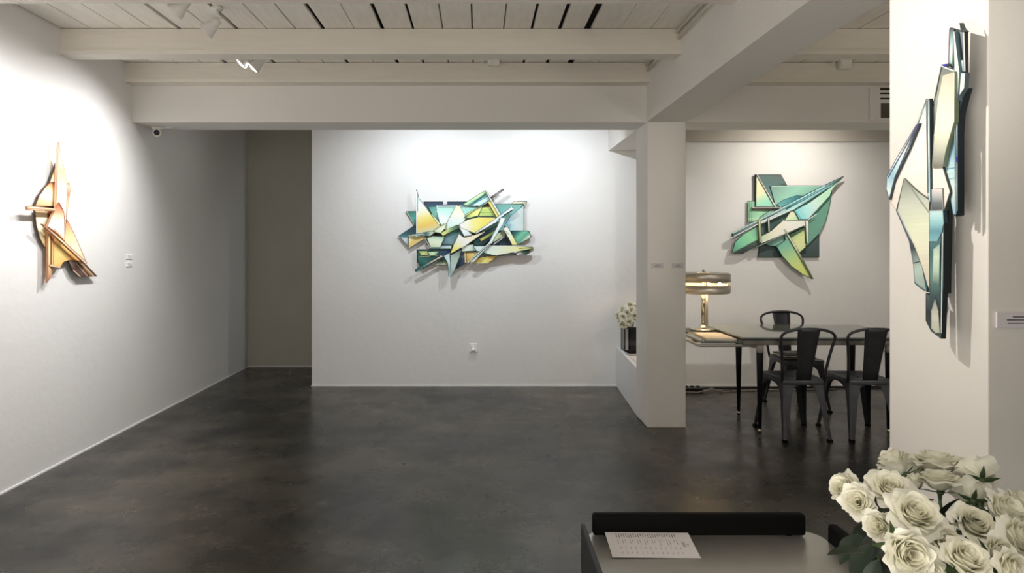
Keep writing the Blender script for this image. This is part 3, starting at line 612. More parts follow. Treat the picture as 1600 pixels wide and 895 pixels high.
pn([(394, 236), (434, 236), (432, 296), (394, 288)], .04, ['#c9d8d4', '#9db8c4', '#7894a4'], (400, 236), (410, 292), lines=[(394, 287, 432, 295, 4, '#3a4656')])
pn([(381, 90), (388, 96), (412, 296), (402, 440), (392, 436)], .048, ['#cfe0d4', '#e2eee2', '#d9ebe4', '#c4dcdc'], (385, 92), (400, 430), edge='#4a5a60')
pn([(428, 96), (437, 98), (443, 292), (433, 292)], .042, ['#c0cabc', '#dfe4cc', '#a9b4b0'], edge='#2c2f34', th=.006)
pn([(412, 50), (424, 80), (440, 94), (432, 98), (418, 88)], .04, '#3a4440')
pn([(400, 300), (442, 300), (436, 376), (396, 440)], .044, ['#bcd4d8', '#dfe6d4', '#aec4cc'], (440, 300), (400, 430), edge='#4a5558')
pn([(320, 264), (388, 292), (392, 420), (388, 545), (345, 690), (325, 760), (262, 760), (262, 530), (290, 440)], .044, ['#6d746c', '#98a29a', '#7a807a', '#b4bab0'], (330, 268), (290, 750), edge=QE, lines=[(322, 268, 272, 505, 5, '#3d4744'), (322, 266, 386, 290, 6, '#dfe9e6')])
pn([(318, 258), (350, 254), (356, 264), (336, 270)], .05, ['#4a44a8', '#2d2c88'], (320, 258), (352, 264))
pn([(326, 312), (388, 292), (386, 545), (344, 690), (328, 770), (275, 772), (284, 610), (302, 430)], .056,
   ['#b7b49e', '#c8c6ac', '#d9dabe', '#d7dac0', '#b4b4a2', '#6c6d66'], (350, 300), (300, 772), edge='#5f6a58', lines=[(386, 300, 385, 545, 3, '#e6ead4')])
pn([(330, 745), (376, 600), (388, 550), (396, 700), (392, 1005), (380, 1010), (360, 890)], .042, ['#3d6f8c', '#5f9cb8', '#a9d4dc', '#c9dcd6', '#7fb4c4'], (380, 560), (370, 1000), edge=QE,
   lines=[(340, 780, 392, 772, 3, '#3f86a0'), (345, 800, 392, 794, 3, '#d4ecec'), (350, 830, 392, 824, 3, '#68a8bc')])
pn([(386, 560), (403, 556), (403, 985), (390, 1016)], .048, ['#b8d0d4', '#5f86a0', '#dfeaea', '#7f9ca4'], (394, 560), (396, 1010), edge='#20282c', th=.012, lines=[(394, 565, 396, 1000, 3, '#43626e'), (398, 720, 399, 745, 7, '#3a349c')])
pn([(274, 773), (328, 768), (362, 882), (364, 895), (336, 985), (268, 990)], .05, ['#e6dcd2', '#e2d8ce', '#d4cec8'], (300, 770), (300, 985), edge='#39413f')
pn([(272, 880), (328, 874), (332, 985), (270, 988)], .053, ['#d9d2cc', '#a9aeb2', '#6b7378', '#50585e'], (300, 878), (300, 986))
pn([(206, 556), (250, 436), (262, 436), (267, 938), (136, 828), (96, 988), (60, 932), (84, 810)], .044, ['#d4d2c6', '#e9e0d6', '#e8dcd2', '#dccfc4'], (250, 440), (150, 930), edge='#6f7d80')
pn([(244, 436), (256, 430), (200, 560), (194, 558)], .042, ['#5f6a70', '#b4ccc8'], edge='#4a5558')
pn([(48, 818), (100, 720), (196, 558), (212, 552), (160, 680), (110, 785), (84, 842), (62, 934), (46, 880)], .052,
   ['#5a548a', '#8d9aa4', '#c9d4d2', '#b4d0d8', '#7fb4c8', '#c4dcd8'], (208, 555), (52, 890), edge='#3a4448', lines=[(54, 825, 200, 565, 4, '#4a4a6a'), (86, 830, 190, 590, 4, '#3c4850')])
pn([(244, 430), (263, 428), (268, 900), (266, 962), (252, 905)], .056, ['#7f8c96', '#c4d8dc', '#eef4f2', '#b4ced4', '#e4eae8'], (254, 430), (262, 960), edge='#2f3a3e', th=.01, lines=[(251, 440, 256, 900, 3, '#52707a'), (262, 440, 266, 940, 3, '#6d8c96')])
pn([(134, E0+26), (200, E0+90), (262, E0+135), (264, E0+590), (250, E0+555), (225, E0+470), (188, E0+370), (100, E0+190)], .05,
   ['#7d857c', '#b6beac', '#cdd5b4', '#d6d6b8', '#cfc6b0'], (150, E0+30), (240, E0+500), edge='#59645c', lines=[(136, E0+30, 262, E0+200, 6, '#8b8f88'), (104, E0+190, 170, E0+330, 4, '#a8b0c0')])
pn([(92, E0+180), (112, E0+190), (192, E0+372), (228, E0+470), (250, E0+595), (220, E0+580), (188, E0+552), (182, E0+460), (160, E0+340)], .040, ['#6c6a8c', '#59656a', '#3c4a50', '#a9c2b4', '#8fa8a0'], (100, E0+190), (220, E0+580), edge='#3c484a',
   lines=[(178, E0+430, 214, E0+424, 4, '#8aa0a4'), (180, E0+450, 220, E0+440, 4, '#31404a'), (236, E0+480, 250, E0+580, 5, '#38646c'), (190, E0+548, 244, E0+590, 5, '#4a6460')])
pn([(262, E0+188), (330, E0+186), (334, E0+250), (322, E0+300), (300, E0+342), (260, E0+342)], .052, ['#b7dcdc', '#86c4cc', '#4f94a8', '#6cb0bc'], (290, E0+188), (290, E0+342), edge='#2c4248')
pn([(260, E0+344), (300, E0+342), (326, E0+298), (336, E0+250), (332, E0+560), (320, E0+828), (270, E0+790), (264, E0+600)], .054,
   ['#4b7c84', '#3d6a70', '#5f8c88', '#3b5458', '#2f3c42', '#52605e'], (300, E0+300), (300, E0+820), edge='#1c2426', th=.014, lines=[(328, E0+300, 321, E0+800, 4, '#dfe6e2'), (320, E0+300, 314, E0+790, 3, '#28363a')])
pn([(280, E0+380), (316, E0+350), (312, E0+565), (276, E0+545)], .057, ['#8fb4a8', '#bcd6b8', '#a4c4ac', '#4f6e6c'], (300, E0+350), (295, E0+560))
pn([(244, E0+600), (270, E0+612), (270, E0+790), (258, E0+765), (244, E0+738)], .048, ['#5a6266', '#34393e', '#44484a'], edge='#1c2022', th=.018)
pn([(270, E0+690), (290, E0+620), (308, E0+690), (316, E0+800), (292, E0+800), (270, E0+775)], .057, ['#8c9490', '#c4c4b0', '#b4b8a4'], (285, E0+630), (295, E0+800))

# ------------------------------------------------------------------ dining table, chairs, lamp
TX0, TX1, TY0, TY1, TZ = 2.045, 3.42, 4.96, 5.80, 0.755
t = thing('dining_table', 'long dining table with smoked glass top and tapered black legs', 'table', ((TX0+TX1)/2, (TY0+TY1)/2, 0))
obj('tabletop', MB().box(TX0, TX1, TY0, TY1, TZ-0.014, TZ), M_glasstop, t, bevel=0.003)
obj('top_frame', MB().box(TX0+0.004, TX1-0.004, TY0+0.006, TY1-0.006, TZ-0.024, TZ-0.0145), M_black, t)
m = MB()
m.box(TX0+0.01, TX1-0.01, TY0+0.012, TY0+0.042, TZ-0.062, TZ-0.0245); m.box(TX0+0.01, TX1-0.01, TY1-0.042, TY1-0.012, TZ-0.062, TZ-0.0245)
m.box(TX0+0.01, TX0+0.04, TY0+0.042, TY1-0.042, TZ-0.062, TZ-0.0245); m.box(TX1-0.04, TX1-0.01, TY0+0.042, TY1-0.042, TZ-0.062, TZ-0.0245)
obj('rail', m, M_rail, t, bevel=0.004)
for (x, y) in ((2.205, 5.02), (2.262, 5.57), (3.215, 5.02), (3.25, 5.57)):
    sx = 1 if x < 2.7 else -1; sy = 1 if y < 5.3 else -1
    lg = obj('leg', MB().lathe([(0, 0.03), (0.013, 0.03), (0.0265, 0.62), (0.0265, 0.64), (0, 0.64)], 16, (x, y, 0)), M_black, t)
    obj('socket', MB().lathe([(0, 0.63), (0.0275, 0.63), (0.0275, 0.70), (0.022, 0.716), (0, 0.716)], 16, (x, y, 0)), M_alu, lg)
    obj('foot', MB().lathe([(0, 0), (0.014, 0), (0.014, 0.031), (0, 0.031)], 14, (x, y, 0)), M_chrome, lg)
    # webs from the leg head to the corners of the frame
    cx_, cy_ = (TX0+0.02 if sx > 0 else TX1-0.02), (TY0+0.03 if sy > 0 else TY1-0.03)
    obj('bracket', MB().hexa([(x-0.01, y-0.01, 0.652), (x+0.01, y-0.01, 0.652), (x+0.01, y+0.01, 0.652), (x-0.01, y+0.01, 0.652)],
        [(x-0.16 if sx > 0 else x-0.03, y-0.02, 0.695), (x+0.03 if sx > 0 else x+0.16, y-0.02, 0.695), (x+0.03 if sx > 0 else x+0.16, y+0.02, 0.695), (x-0.16 if sx > 0 else x-0.03, y+0.02, 0.695)]), M_alu, t)
# drop leaf at a lower level on the left
lf = obj('extension_leaf', MB().box(1.735, TX0+0.01, 4.985, 5.78, 0.706, 0.722), M_glasstop, t, bevel=0.003)
m = MB().tube([(2.16, 5.0, 0.688), (1.735, 5.0, 0.688), (1.72, 5.01, 0.688), (1.72, 5.74, 0.688), (1.735, 5.76, 0.688), (2.16, 5.76, 0.688)], 0.012, 10)
m.box(1.74, 2.1, 5.2, 5.23, 0.682, 0.706); m.box(1.74, 2.1, 5.55, 5.58, 0.682, 0.706)
obj('leaf_rail', m, M_alu, t)

# papers and books on the leaf
b1 = MB().hexa([(1.80, 5.05, .7222), (2.03, 5.04, .7222), (2.035, 5.40, .7222), (1.82, 5.41, .7222)], [(1.80, 5.05, .734), (2.03, 5.04, .734), (2.035, 5.40, .734), (1.82, 5.41, .734)])
tag(obj('sketch_pad', b1, M_paperw), 'pale sheaf of papers lying before the lamp on the table leaf', 'paper')
m = MB()
bk = thing('closed_book', 'thin dark book under the lamp at the back of the table leaf', 'book', (1.9, 5.6, .722))
obj('cover', MB().box(1.78, 2.04, 5.46, 5.75, .7222, .730), M_side, bk, bevel=.001)
obj('pages', MB().box(1.785, 2.035, 5.455, 5.745, .7235, .7287), M_paperw, bk)

# table lamp
LXc, LYc, LZ = 1.965, 5.60, 0.7302
t = thing('table_lamp', 'brushed metal drum table lamp with glowing gap, lit, behind the far pillar', 'lamp', (LXc, LYc, LZ))
o3 = (LXc, LYc, LZ)
obj('base', MB().lathe([(0, 0), (0.105, 0), (0.11, 0.004), (0.11, 0.012), (0.10, 0.018), (0.05, 0.024), (0.035, 0.034), (0.026, 0.05), (0, 0.05)], 36, o3), M_chrome, t)
obj('pole', MB().lathe([(0, 0.045), (0.017, 0.045), (0.017, 0.43), (0, 0.43)], 20, o3), M_chrome, t)
obj('pole_band', MB().tube([(LXc+0.03, LYc-0.002, LZ+0.045), (LXc+0.03, LYc-0.002, LZ+0.36)], 0.010, 12), M_shade, t)
RS = 0.225
up = obj('upper_shade', MB().lathe([(0.05, 0.503), (RS-0.03, 0.503), (RS-0.008, 0.498), (RS, 0.486), (RS, 0.424), (RS-0.004, 0.424), (RS-0.006, 0.484), (RS-0.02, 0.495), (0.05, 0.498)], 48, o3, close=True), M_shade, t)
lw = obj('lower_shade', MB().lathe([(RS, 0.392), (RS, 0.34), (RS-0.006, 0.326), (RS-0.03, 0.322), (RS-0.03, 0.326), (RS-0.010, 0.331), (RS-0.004, 0.342), (RS-0.004, 0.392)], 48, o3, close=True), M_shade, t)
obj('diffuser', MB().lathe([(RS-0.05, 0.33), (RS-0.022, 0.385), (RS-0.014, 0.40)], 48, o3), M_glow, t)
for k in range(6):
    an = k*math.pi/3+0.3; x, y = LXc+math.cos(an)*(RS-0.006), LYc+math.sin(an)*(RS-0.006)
    obj('spacer', MB().tube([(x, y, LZ+0.385), (x, y, LZ+0.43)], 0.005, 8), M_shade, t)
bp = (LXc+0.09, LYc-0.14, LZ+0.408)
obj('bulb', MB().lathe([(0, -0.016), (0.010, -0.013), (0.016, 0), (0.010, 0.013), (0, 0.016)], 16, bp), M_bulb, t)
obj('bulb_holder', MB().tube([(LXc, LYc, LZ+0.408), (LXc+0.078, LYc-0.122, LZ+0.408)], 0.006, 8), M_shade, t)
obj('finial', MB().lathe([(0, 0.498), (0.028, 0.498), (0.03, 0.508), (0.014, 0.513), (0.012, 0.526), (0, 0.53)], 16, o3), M_chrome, t)
obj('spider', MB().box(LXc-0.06, LXc+0.06, LYc-0.006, LYc+0.006, LZ+0.497, LZ+0.5).box(LXc-0.006, LXc+0.006, LYc-0.06, LYc+0.06, LZ+0.497, LZ+0.5).tube([(LXc, LYc, LZ+0.43), (LXc, LYc, LZ+0.5)], 0.008, 8), M_shade, t)

# stacking metal chairs
def make_chair(label):
    t = thing('metal_chair', label, 'chair', group='metal chairs at the dining table')
    # dished seat with rounded corners; +Y is the front
    def outline(k, z):
        pts = []
        for (cx, cy, a0) in ((0.125, 0.135, 0), (-0.125, 0.135, 90), (-0.11, -0.125, 180), (0.11, -0.125, 270)):
            for j in range(5):
                an = math.radians(a0+j*22.5); pts.append(Vector(((cx+0.055*math.cos(an))*k, (cy+0.055*math.sin(an))*k, z)))
        return pts
    m = MB(); rings = [outline(1.0, 0.415), outline(1.03, 0.440), outline(1.0, 0.452), outline(0.93, 0.450), outline(0.6, 0.444), outline(0.05, 0.441)]
    n = len(rings[0]); vs = [p for r in rings for p in r]
    fs = [(i*n+j, i*n+(j+1) % n, (i+1)*n+(j+1) % n, (i+1)*n+j) for i in range(len(rings)-1) for j in range(n)]
    m.add(vs, fs, True); obj('seat', m, M_steel, t, local=True)
    top = {(1, 1): (0.150, 0.160), (-1, 1): (-0.150, 0.160), (1, -1): (0.135, -0.150), (-1, -1): (-0.135, -0.150)}
    bot = {(1, 1): (0.195, 0.205), (-1, 1): (-0.195, 0.205), (1, -1): (0.165, -0.215), (-1, -1): (-0.165, -0.215)}
    for sx in (1, -1):
        for sy in (1, -1):
            tx, ty = top[(sx, sy)]; bx, by = bot[(sx, sy)]
            m = MB(); secs = []
            for (z, w, q) in ((0.435, 0.092, 0.0), (0.38, 0.072, 0.10), (0.30, 0.056, 0.27), (0.15, 0.042, 0.62), (0.012, 0.030, 1.0)):
                x = tx+(bx-tx)*q + sx*0.018; y = ty+(by-ty)*q + sy*0.018   # outer corner of the folded leg
                th = 0.004; c = 0.012
                secs.append([Vector((x-sx*w, y, z)), Vector((x-sx*c, y, z)), Vector((x, y-sy*c, z)), Vector((x, y-sy*w, z)),
                             Vector((x-sx*th, y-sy*w, z)), Vector((x-sx*(c+.002), y-sy*(c+.002), z)), Vector((x-sx*w, y-sy*th, z))])
            k = 7; vs = [p for s_ in secs for p in s_]
            fs = [(i*k+j, i*k+(j+1) % k, (i+1)*k+(j+1) % k, (i+1)*k+j) for i in range(len(secs)-1) for j in range(k)]
            fs += [tuple(range(k)), tuple(range((len(secs)-1)*k, len(secs)*k))]
            m.add(vs, fs)
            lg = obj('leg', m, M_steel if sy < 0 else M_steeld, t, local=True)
            ft = MB().box(bx+sx*0.018-0.017, bx+sx*0.018+0.017, by+sy*0.018-0.017, by+sy*0.018+0.017, 0, 0.016)
            ft.v = [v-Vector((sx*0.014, sy*0.014, 0)) for v in ft.v]
            obj('rubber_foot', ft, M_blackrub, lg, local=True, bevel=0.003)
    # arched aprons between the legs
    def apron(a, b, n):
        a = Vector(a); b = Vector(b); pts = [a+Vector((0, 0, 0.437)), b+Vector((0, 0, 0.437))]
        for j in range(9):
            q = j/8; p = b.lerp(a, q); z = 0.395-0.0+0.018*math.sin(math.pi*q)-0.075*abs(2*q-1)**3
            pts.append(p+Vector((0, 0, z)))
        return MB().prism(pts, Vector(n)*0.004)
    m = apron((-0.13, -0.166, 0), (0.13, -0.166, 0), (0, 1, 0)); obj('apron', m, M_steel, t, local=True)
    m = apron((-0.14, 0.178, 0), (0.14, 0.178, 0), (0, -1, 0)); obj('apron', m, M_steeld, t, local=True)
    m = apron((0.158, -0.14, 0), (0.170, 0.15, 0), (-1, 0, 0)); obj('apron', m, M_steel, t, local=True)
    m = apron((-0.158, -0.14, 0), (-0.170, 0.15, 0), (1, 0, 0)); obj('apron', m, M_steel, t, local=True)
    # tubular hoop and sheet splat
    half = [(0.158, -0.150, 0.43), (0.166, -0.168, 0.52), (0.178, -0.19, 0.62), (0.192, -0.210, 0.71), (0.202, -0.221, 0.755), (0.204, -0.227, 0.778), (0.198, -0.231, 0.797), (0.180, -0.235, 0.815),
            (0.15, -0.238, 0.828), (0.11, -0.240, 0.838), (0.06, -0.241, 0.844), (0, -0.242, 0.846)]
    pts = half + [(-x, y, z) for x, y, z in reversed(half[:-1])]
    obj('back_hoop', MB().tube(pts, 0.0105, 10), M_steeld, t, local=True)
    g = []
    for (w, y, z) in ((0.055, -0.158, 0.428), (0.060, -0.172, 0.52), (0.068, -0.196, 0.63), (0.076, -0.217, 0.73), (0.083, -0.236, 0.82), (0.085, -0.246, 0.852)):
        g.append([Vector((w*u, y-0.012*(1-u*u), z)) for u in (-1, -.6, -.2, .2, .6, 1)])
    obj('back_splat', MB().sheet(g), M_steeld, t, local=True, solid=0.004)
    return t
def dup(src, label):
    r = src.copy(); COL.objects.link(r); r['label'] = label
    for ch in src.children:
        c_ = ch.copy(); COL.objects.link(c_); c_.parent = r
        for g_ in ch.children:
            d_ = g_.copy(); COL.objects.link(d_); d_.parent = c_
    return r
ch = make_chair('dark grey metal chair on the near side of the table, left one')
ch.location = (2.455, 5.005, 0); ch.rotation_euler.z = math.radians(1)
c2 = dup(ch, 'dark grey metal chair on the near side of the table, beside the near pillar')
c2.location = (2.965, 5.005, 0); c2.rotation_euler.z = math.radians(-1)
c3 = dup(ch, 'dark grey metal chair on the far side of the table, facing the room')
c3.location = (2.88, 5.83, 0); c3.rotation_euler.z = math.radians(183)

# magazines on the far chair's seat
for k, (w, d_, a_, mm, lb) in enumerate(((0.15, 0.11, 4, M_cloth, 'lowest of the grey magazines on the far chair seat'), (0.135, 0.10, -6, M_paperw, 'middle pale magazine on the far chair seat'),
                                       (0.14, 0.105, 9, M_cloth, 'topmost of the grey magazines on the far chair seat'))):
    m = MB().box(-w, w, -d_, d_, 0, 0.014)
    o = obj('magazine', m, mm, bevel=0.003); o.location = (2.87, 5.84, 0.4523+k*0.0145); o.rotation_euler.z = math.radians(a_)
    tag(o, lb, 'magazine', 'magazines on the far chair')

# cables on the floor by the wall
t = thing('power_strip', 'black power strip on the floor by the back wall, right of the far pillar', 'power strip', P(1078, 598, 6.5)*1.0)
c = P(1079, 0, 6.45); t.location = (c.x, 6.45, 0)
obj('housing', MB().box(c.x-0.15, c.x+0.12, 6.42, 6.48, 0, 0.045), M_black, t, bevel=0.008)
m = MB()
for i in range(4): m.box(c.x-0.12+i*0.06, c.x-0.09+i*0.06, 6.435, 6.465, 0.045, 0.06)
obj('plug', m, M_black, t, bevel=0.004)
pts = [(c.x+0.1, 6.46, 0.03), (c.x+0.25, 6.52, 0.02), (c.x+0.45, 6.56, 0.012), (c.x+0.8, 6.57, 0.016), (c.x+1.2, 6.60, 0.012), (c.x+1.8, 6.62, 0.012), (c.x+2.3, 6.63, 0.012)]
tag(obj('power_cable', MB().tube(pts, 0.011, 8), M_cable), 'black cable running along the foot of the back wall under the table', 'cable')
pts = [(c.x-0.1, 6.40, 0.008), (c.x+0.05, 6.38, 0.008), (c.x+0.12, 6.37, 0.03), (c.x+0.18, 6.36, 0.055), (c.x+0.24, 6.37, 0.03), (c.x+0.32, 6.42, 0.008), (c.x+0.6, 6.48, 0.008), (c.x+1.0, 6.5, 0.008), (c.x+1.5, 6.53, 0.008)]
tag(obj('power_cable', MB().tube(pts, 0.006, 8), M_cableg), 'thin pale cable looping beside the power strip on the floor', 'cable')

# ------------------------------------------------------------------ white bench behind the pillar
BZ = 0.41
bench = thing('storage_bench', 'low white cabinet bench between the far pillar and back wall', 'bench', (1.6, 6.1, 0))
bx = [(1.368, 5.56), (1.71, 5.56), (1.93, 6.70), (1.443, 6.70)]
obj('carcass', MB().hexa([(x, y, 0) for x, y in bx], [(x, y, BZ-0.02) for x, y in bx]), M_bench, bench)
obj('lid', MB().hexa([(x-0.0, y, BZ-0.019) for x, y in bx], [(x, y, BZ) for x, y in bx]), M_bench, bench, bevel=0.002)

# flowers
def petal_bloom(seed, openness=1.0):
    rnd = random.Random(seed)
    vs = []; fs = []; cols = []
    N = 30; ga = math.radians(137.5)
    for k in range(N):
        s = k/(N-1)
        th0 = k*ga + rnd.uniform(-.2, .2)
        H = (0.60+0.10*math.sin(s*3.1)) * (1-0.20*s)*(1+rnd.uniform(-.06, .06))
        Rm = (0.04 + 0.52*s**0.75*openness)
        W = (1.9*(1-s)**1.4 + 0.78) * (1 + rnd.uniform(-.1, .1))
        curl = (0.05+0.32*s**1.6)*openness*(1+rnd.uniform(-.35, .35))
        pt = rnd.uniform(0.02, 0.12)*s
        ph = rnd.uniform(0, 6.28); wav = 0.018+0.03*s
        nu, nv = 9, 8; o = len(vs)
        for i in range(nv):
            v = i/(nv-1)
            wid = W*(0.30+0.70*math.sin(min(1, v*1.25)*math.pi/2))*math.sqrt(max(0.0, 1-(max(0, v-0.55)/0.45)**2.6*0.62))
            for j in range(nu):
                u = 2*j/(nu-1)-1
                th = th0+u*wid
                vv = v*(1-0.10*u*u)
                r = 0.03 + Rm*(math.sin(min(1.0, vv*1.05)*math.pi/2)**0.75)
                z = -0.22 + 0.22*(1-s)*0.4 + H*(vv**1.15) + pt*(1-abs(u))*v**4
                if vv > 0.55:
                    q = (vv-0.55)/0.45
                    r += curl*q**2.0; z -= curl*0.95*q**2.6*s
                r += wav*math.sin(u*5+ph)*v*v
                z += wav*0.8*math.sin(u*4+ph*1.7)*v*v
                r *= 1-0.10*abs(u)**2*s*0+0.06*(abs(u)**3)*s
                vs.append((r*math.cos(th), r*math.sin(th), z))
                deep = (1-s)*0.55+0.45*(1-v)
                base = Vector((0.96, 0.95, 0.85)); yl = Vector((0.95, 0.925, 0.74)); gr = Vector((0.84, 0.88, 0.64))
                cc = base.lerp(yl, min(1, max(0, deep*0.75)))
                if s > 0.6: cc = cc.lerp(gr, max(0, 0.6-v)*0.8)
                cols.append(cc)
        for i in range(nv-1):
            for j in range(nu-1):
                a = o+i*nu+j; fs.append((a, a+1, a+nu+1, a+nu))
    me = bpy.data.meshes.new('bloom'); me.from_pydata(vs, [], fs)
    at = me.color_attributes.new('Col', 'FLOAT_COLOR', 'POINT')
    for i, c_ in enumerate(cols): at.data[i].color = (c_.x, c_.y, c_.z, 1)
    for p in me.polygons: p.use_smooth = True
    me.materials.append(M_petal)
    rr = sorted(math.hypot(v[0], v[1]) for v in vs); me['reach'] = rr[int(len(rr)*0.985)]
    return me
BL = [petal_bloom(i, op) for i, op in enumerate((0.78, 0.86, 0.66, 0.74, 0.52))]
def sepal_mesh():
    m = MB()
    m.lathe([(0.0, -0.36), (0.08, -0.34), (0.11, -0.28), (0.09, -0.2), (0.0, -0.2)], 10)
    for k in range(5):
        an = k*2*math.pi/5; g = []
        for i in range(6):
            v = i/5; r = 0.06+0.46*v; z = -0.24+0.10*v*v-0.08*v; w = 0.085*(1-v)**0.8*(0.6+1.4*v*(1-v)*2)+0.004
            c_, s_ = math.cos(an), math.sin(an)
            g.append([Vector((r*c_-w*u*s_, r*s_+w*u*c_, z+0.02*abs(u))) for u in (-1, 0, 1)])
        m.sheet(g)
    me = bpy.data.meshes.new('sepals'); me.from_pydata([tuple(v) for v in m.v], [], m.f)
    for p in me.polygons: p.use_smooth = True
    me.materials.append(M_stem); return me
SEP = sepal_mesh()
def leaf_mesh():
    m = MB(); g = []
    for i in range(9):
        v = i/8; w = 0.30*math.sin(math.pi*min(1, v*0.95+0.03))**0.8*(1-0.25*v)+0.002; y = v; z = -0.18*v*v
        g.append([Vector((w*u*(1+0.05*math.sin(i*2.2)), y, z+0.10*abs(u)*w*3-0.02)) for u in (-1, -.5, 0, .5, 1)])
    m.sheet(g)
    me = bpy.data.meshes.new('leaf'); me.from_pydata([tuple(v) for v in m.v], [], m.f)
    for p in me.polygons: p.use_smooth = True
    me.materials.append(M_leaf); return me
LEAF = leaf_mesh()
def place(name, me, parent, loc, q, sc):
    o = bpy.data.objects.new(name, me); COL.objects.link(o); o.parent = parent
    o.location = Vector(loc)-Vector(parent.location); o.rotation_mode = 'QUATERNION'; o.rotation_quaternion = q; o.scale = (sc, sc, sc)
    return o
def rose(c, dia, axis, base, variant, label, group, leaves=1, spin=0.0, squash=1.0):
    c = Vector(c); axis = Vector(axis).normalized(); base = Vector(base)
    t = thing('white_rose', label, 'rose', base, group=group)
    q = axis.to_track_quat('Z', 'Y') @ Quaternion((0, 0, 1), spin)
    sc = dia/(2*BL[variant]['reach'])*1.06
    bo = place('bloom', BL[variant], t, c-axis*0.1*sc, q, sc)
    sp_ = place('sepals', SEP, t, c-axis*0.1*sc, q, sc)
    hd = c-axis*sc*0.42
    mid = hd.lerp(base, 0.5) + Vector((0, 0, 0.02)) - axis*0.02*min(1, dia/0.08)
    pts = []
    for i in range(9):
        u = i/8; pts.append(hd*(1-u)**2 + (hd-axis*dia*0.5)*2*u*(1-u)*0.5 + mid*2*u*(1-u)*0.5 + base*u*u)
    obj('stem', MB().tube(pts, dia*0.035, 7), M_stem, t)
    rnd = random.Random(int(c.x*1e4+c.z*1e3))
    for k in range(leaves):
        p = pts[2+k*2]; dr = Vector((p.x-base.x, p.y-base.y, 0)); dr = (dr.normalized() if dr.length > 1e-4 else Vector((1, 0, 0)))
        dr = (dr + Vector((rnd.uniform(-.8, .8), rnd.uniform(-.8, .8), rnd.uniform(-.5, .1)))).normalized()
        place('leaf', LEAF, t, p, dr.to_track_quat('Y', 'Z'), dia*rnd.uniform(0.75, 1.0))
    return t

# ---- back bouquet on the bench
VBc = Vector((1.575, 6.50, BZ))
t = thing('flower_vase', 'square black glass vase on the white bench by the back wall', 'vase', VBc)
x0, x1, y0, y1 = VBc.x-0.115, VBc.x+0.115, VBc.y-0.075, VBc.y+0.075
z0, z1 = BZ, BZ+0.225
m = MB().box(x0, x1, y0, y1, z0, z0+0.014)
for (a, b) in ((x0, y0), (x1-0.012, y0), (x0, y1-0.012), (x1-0.012, y1-0.012)): m.box(a, a+0.012, b, b+0.012, z0+0.014, z1)
m.box(x0+0.042, x0+0.062, y0, y0+0.012, z0+0.014, z1)
obj('frame', m, M_vase, t)
obj('refraction_strip', MB().box(x0+0.012, x0+0.042, y0+0.003, y0+0.009, z0+0.014, z1), M_pale, t, )  # pale colour paints the light refracted in the dark glass
obj('front_panel', MB().box(x0+0.062, x1-0.012, y0+0.003, y0+0.009, z0+0.014, z1), M_vasein, t)
obj('side_panel', MB().box(x0+0.003, x0+0.009, y0+0.012, y1-0.012, z0+0.014, z1), M_vasein, t)
obj('side_panel', MB().box(x1-0.009, x1-0.003, y0+0.012, y1-0.012, z0+0.014, z1), M_vasein, t)
obj('back_panel', MB().box(x0+0.012, x1-0.012, y1-0.009, y1-0.003, z0+0.014, z1), M_vasein, t)
BR = [(984, 476, 6.50, 'topmost small white rose of the bouquet on the bench'), (987, 484, 6.46, 'small white rose just below the topmost on the bench bouquet'),
      (979.5, 488.5, 6.44, 'small white rose in the centre of the bouquet on the bench'), (973, 484, 6.52, 'small white rose at the upper left of the bench bouquet'),
      (966.5, 493, 6.5, 'leftmost small white rose of the bouquet on the bench'), (973.5, 494.5, 6.42, 'pale small rose right beside the leftmost on the bench bouquet'),
      (973, 506, 6.40, 'lowest small white rose of the bench bouquet, over the vase rim'), (983, 502.5, 6.39, 'creamy small rose over the vase rim beside the far pillar'),
      (992, 493, 6.42, 'small white rose of the bench bouquet half behind the far pillar'), (991, 478, 6.55, 'small white rose high on the bench bouquet touching the pillar edge'),
      (1000, 486, 6.5, None), (1004, 497, 6.45, None)]
for i, (px, py, Y, lb) in enumerate(BR):
    if lb is None: continue
    c = P(px, py, Y); d = Vector((c.x-VBc.x, (c.y-VBc.y)*1.3-0.12, c.z-0.78))
    rose(c, 0.084, d, (VBc.x+0.03*math.cos(i), VBc.y+0.03*math.sin(i), BZ+0.03), i % 4, lb, 'white roses on the bench', leaves=1, spin=i)
m = thing('art_catalogue', 'black catalogue lying flat on the white bench', 'book', (1.55, 6.2, BZ))
obj('cover', MB().box(1.445, 1.72, 6.16, 6.34, BZ+0.0005, BZ+0.004).box(1.445, 1.72, 6.16, 6.34, BZ+0.016, BZ+0.020), M_blackrub, m)
obj('pages', MB().box(1.448, 1.717, 6.163, 6.335, BZ+0.0035, BZ+0.0165), M_paper, m)
tag(obj('flyer_stack', MB().hexa([(1.43, 5.78, BZ+.0005), (1.64, 5.80, BZ+.0005), (1.63, 6.06, BZ+.0005), (1.435, 6.05, BZ+.0005)], [(1.43, 5.78, BZ+.012), (1.64, 5.80, BZ+.012), (1.63, 6.06, BZ+.012), (1.435, 6.05, BZ+.012)]), M_paper),
    'low stack of white flyers at the near end of the white bench', 'flyers')

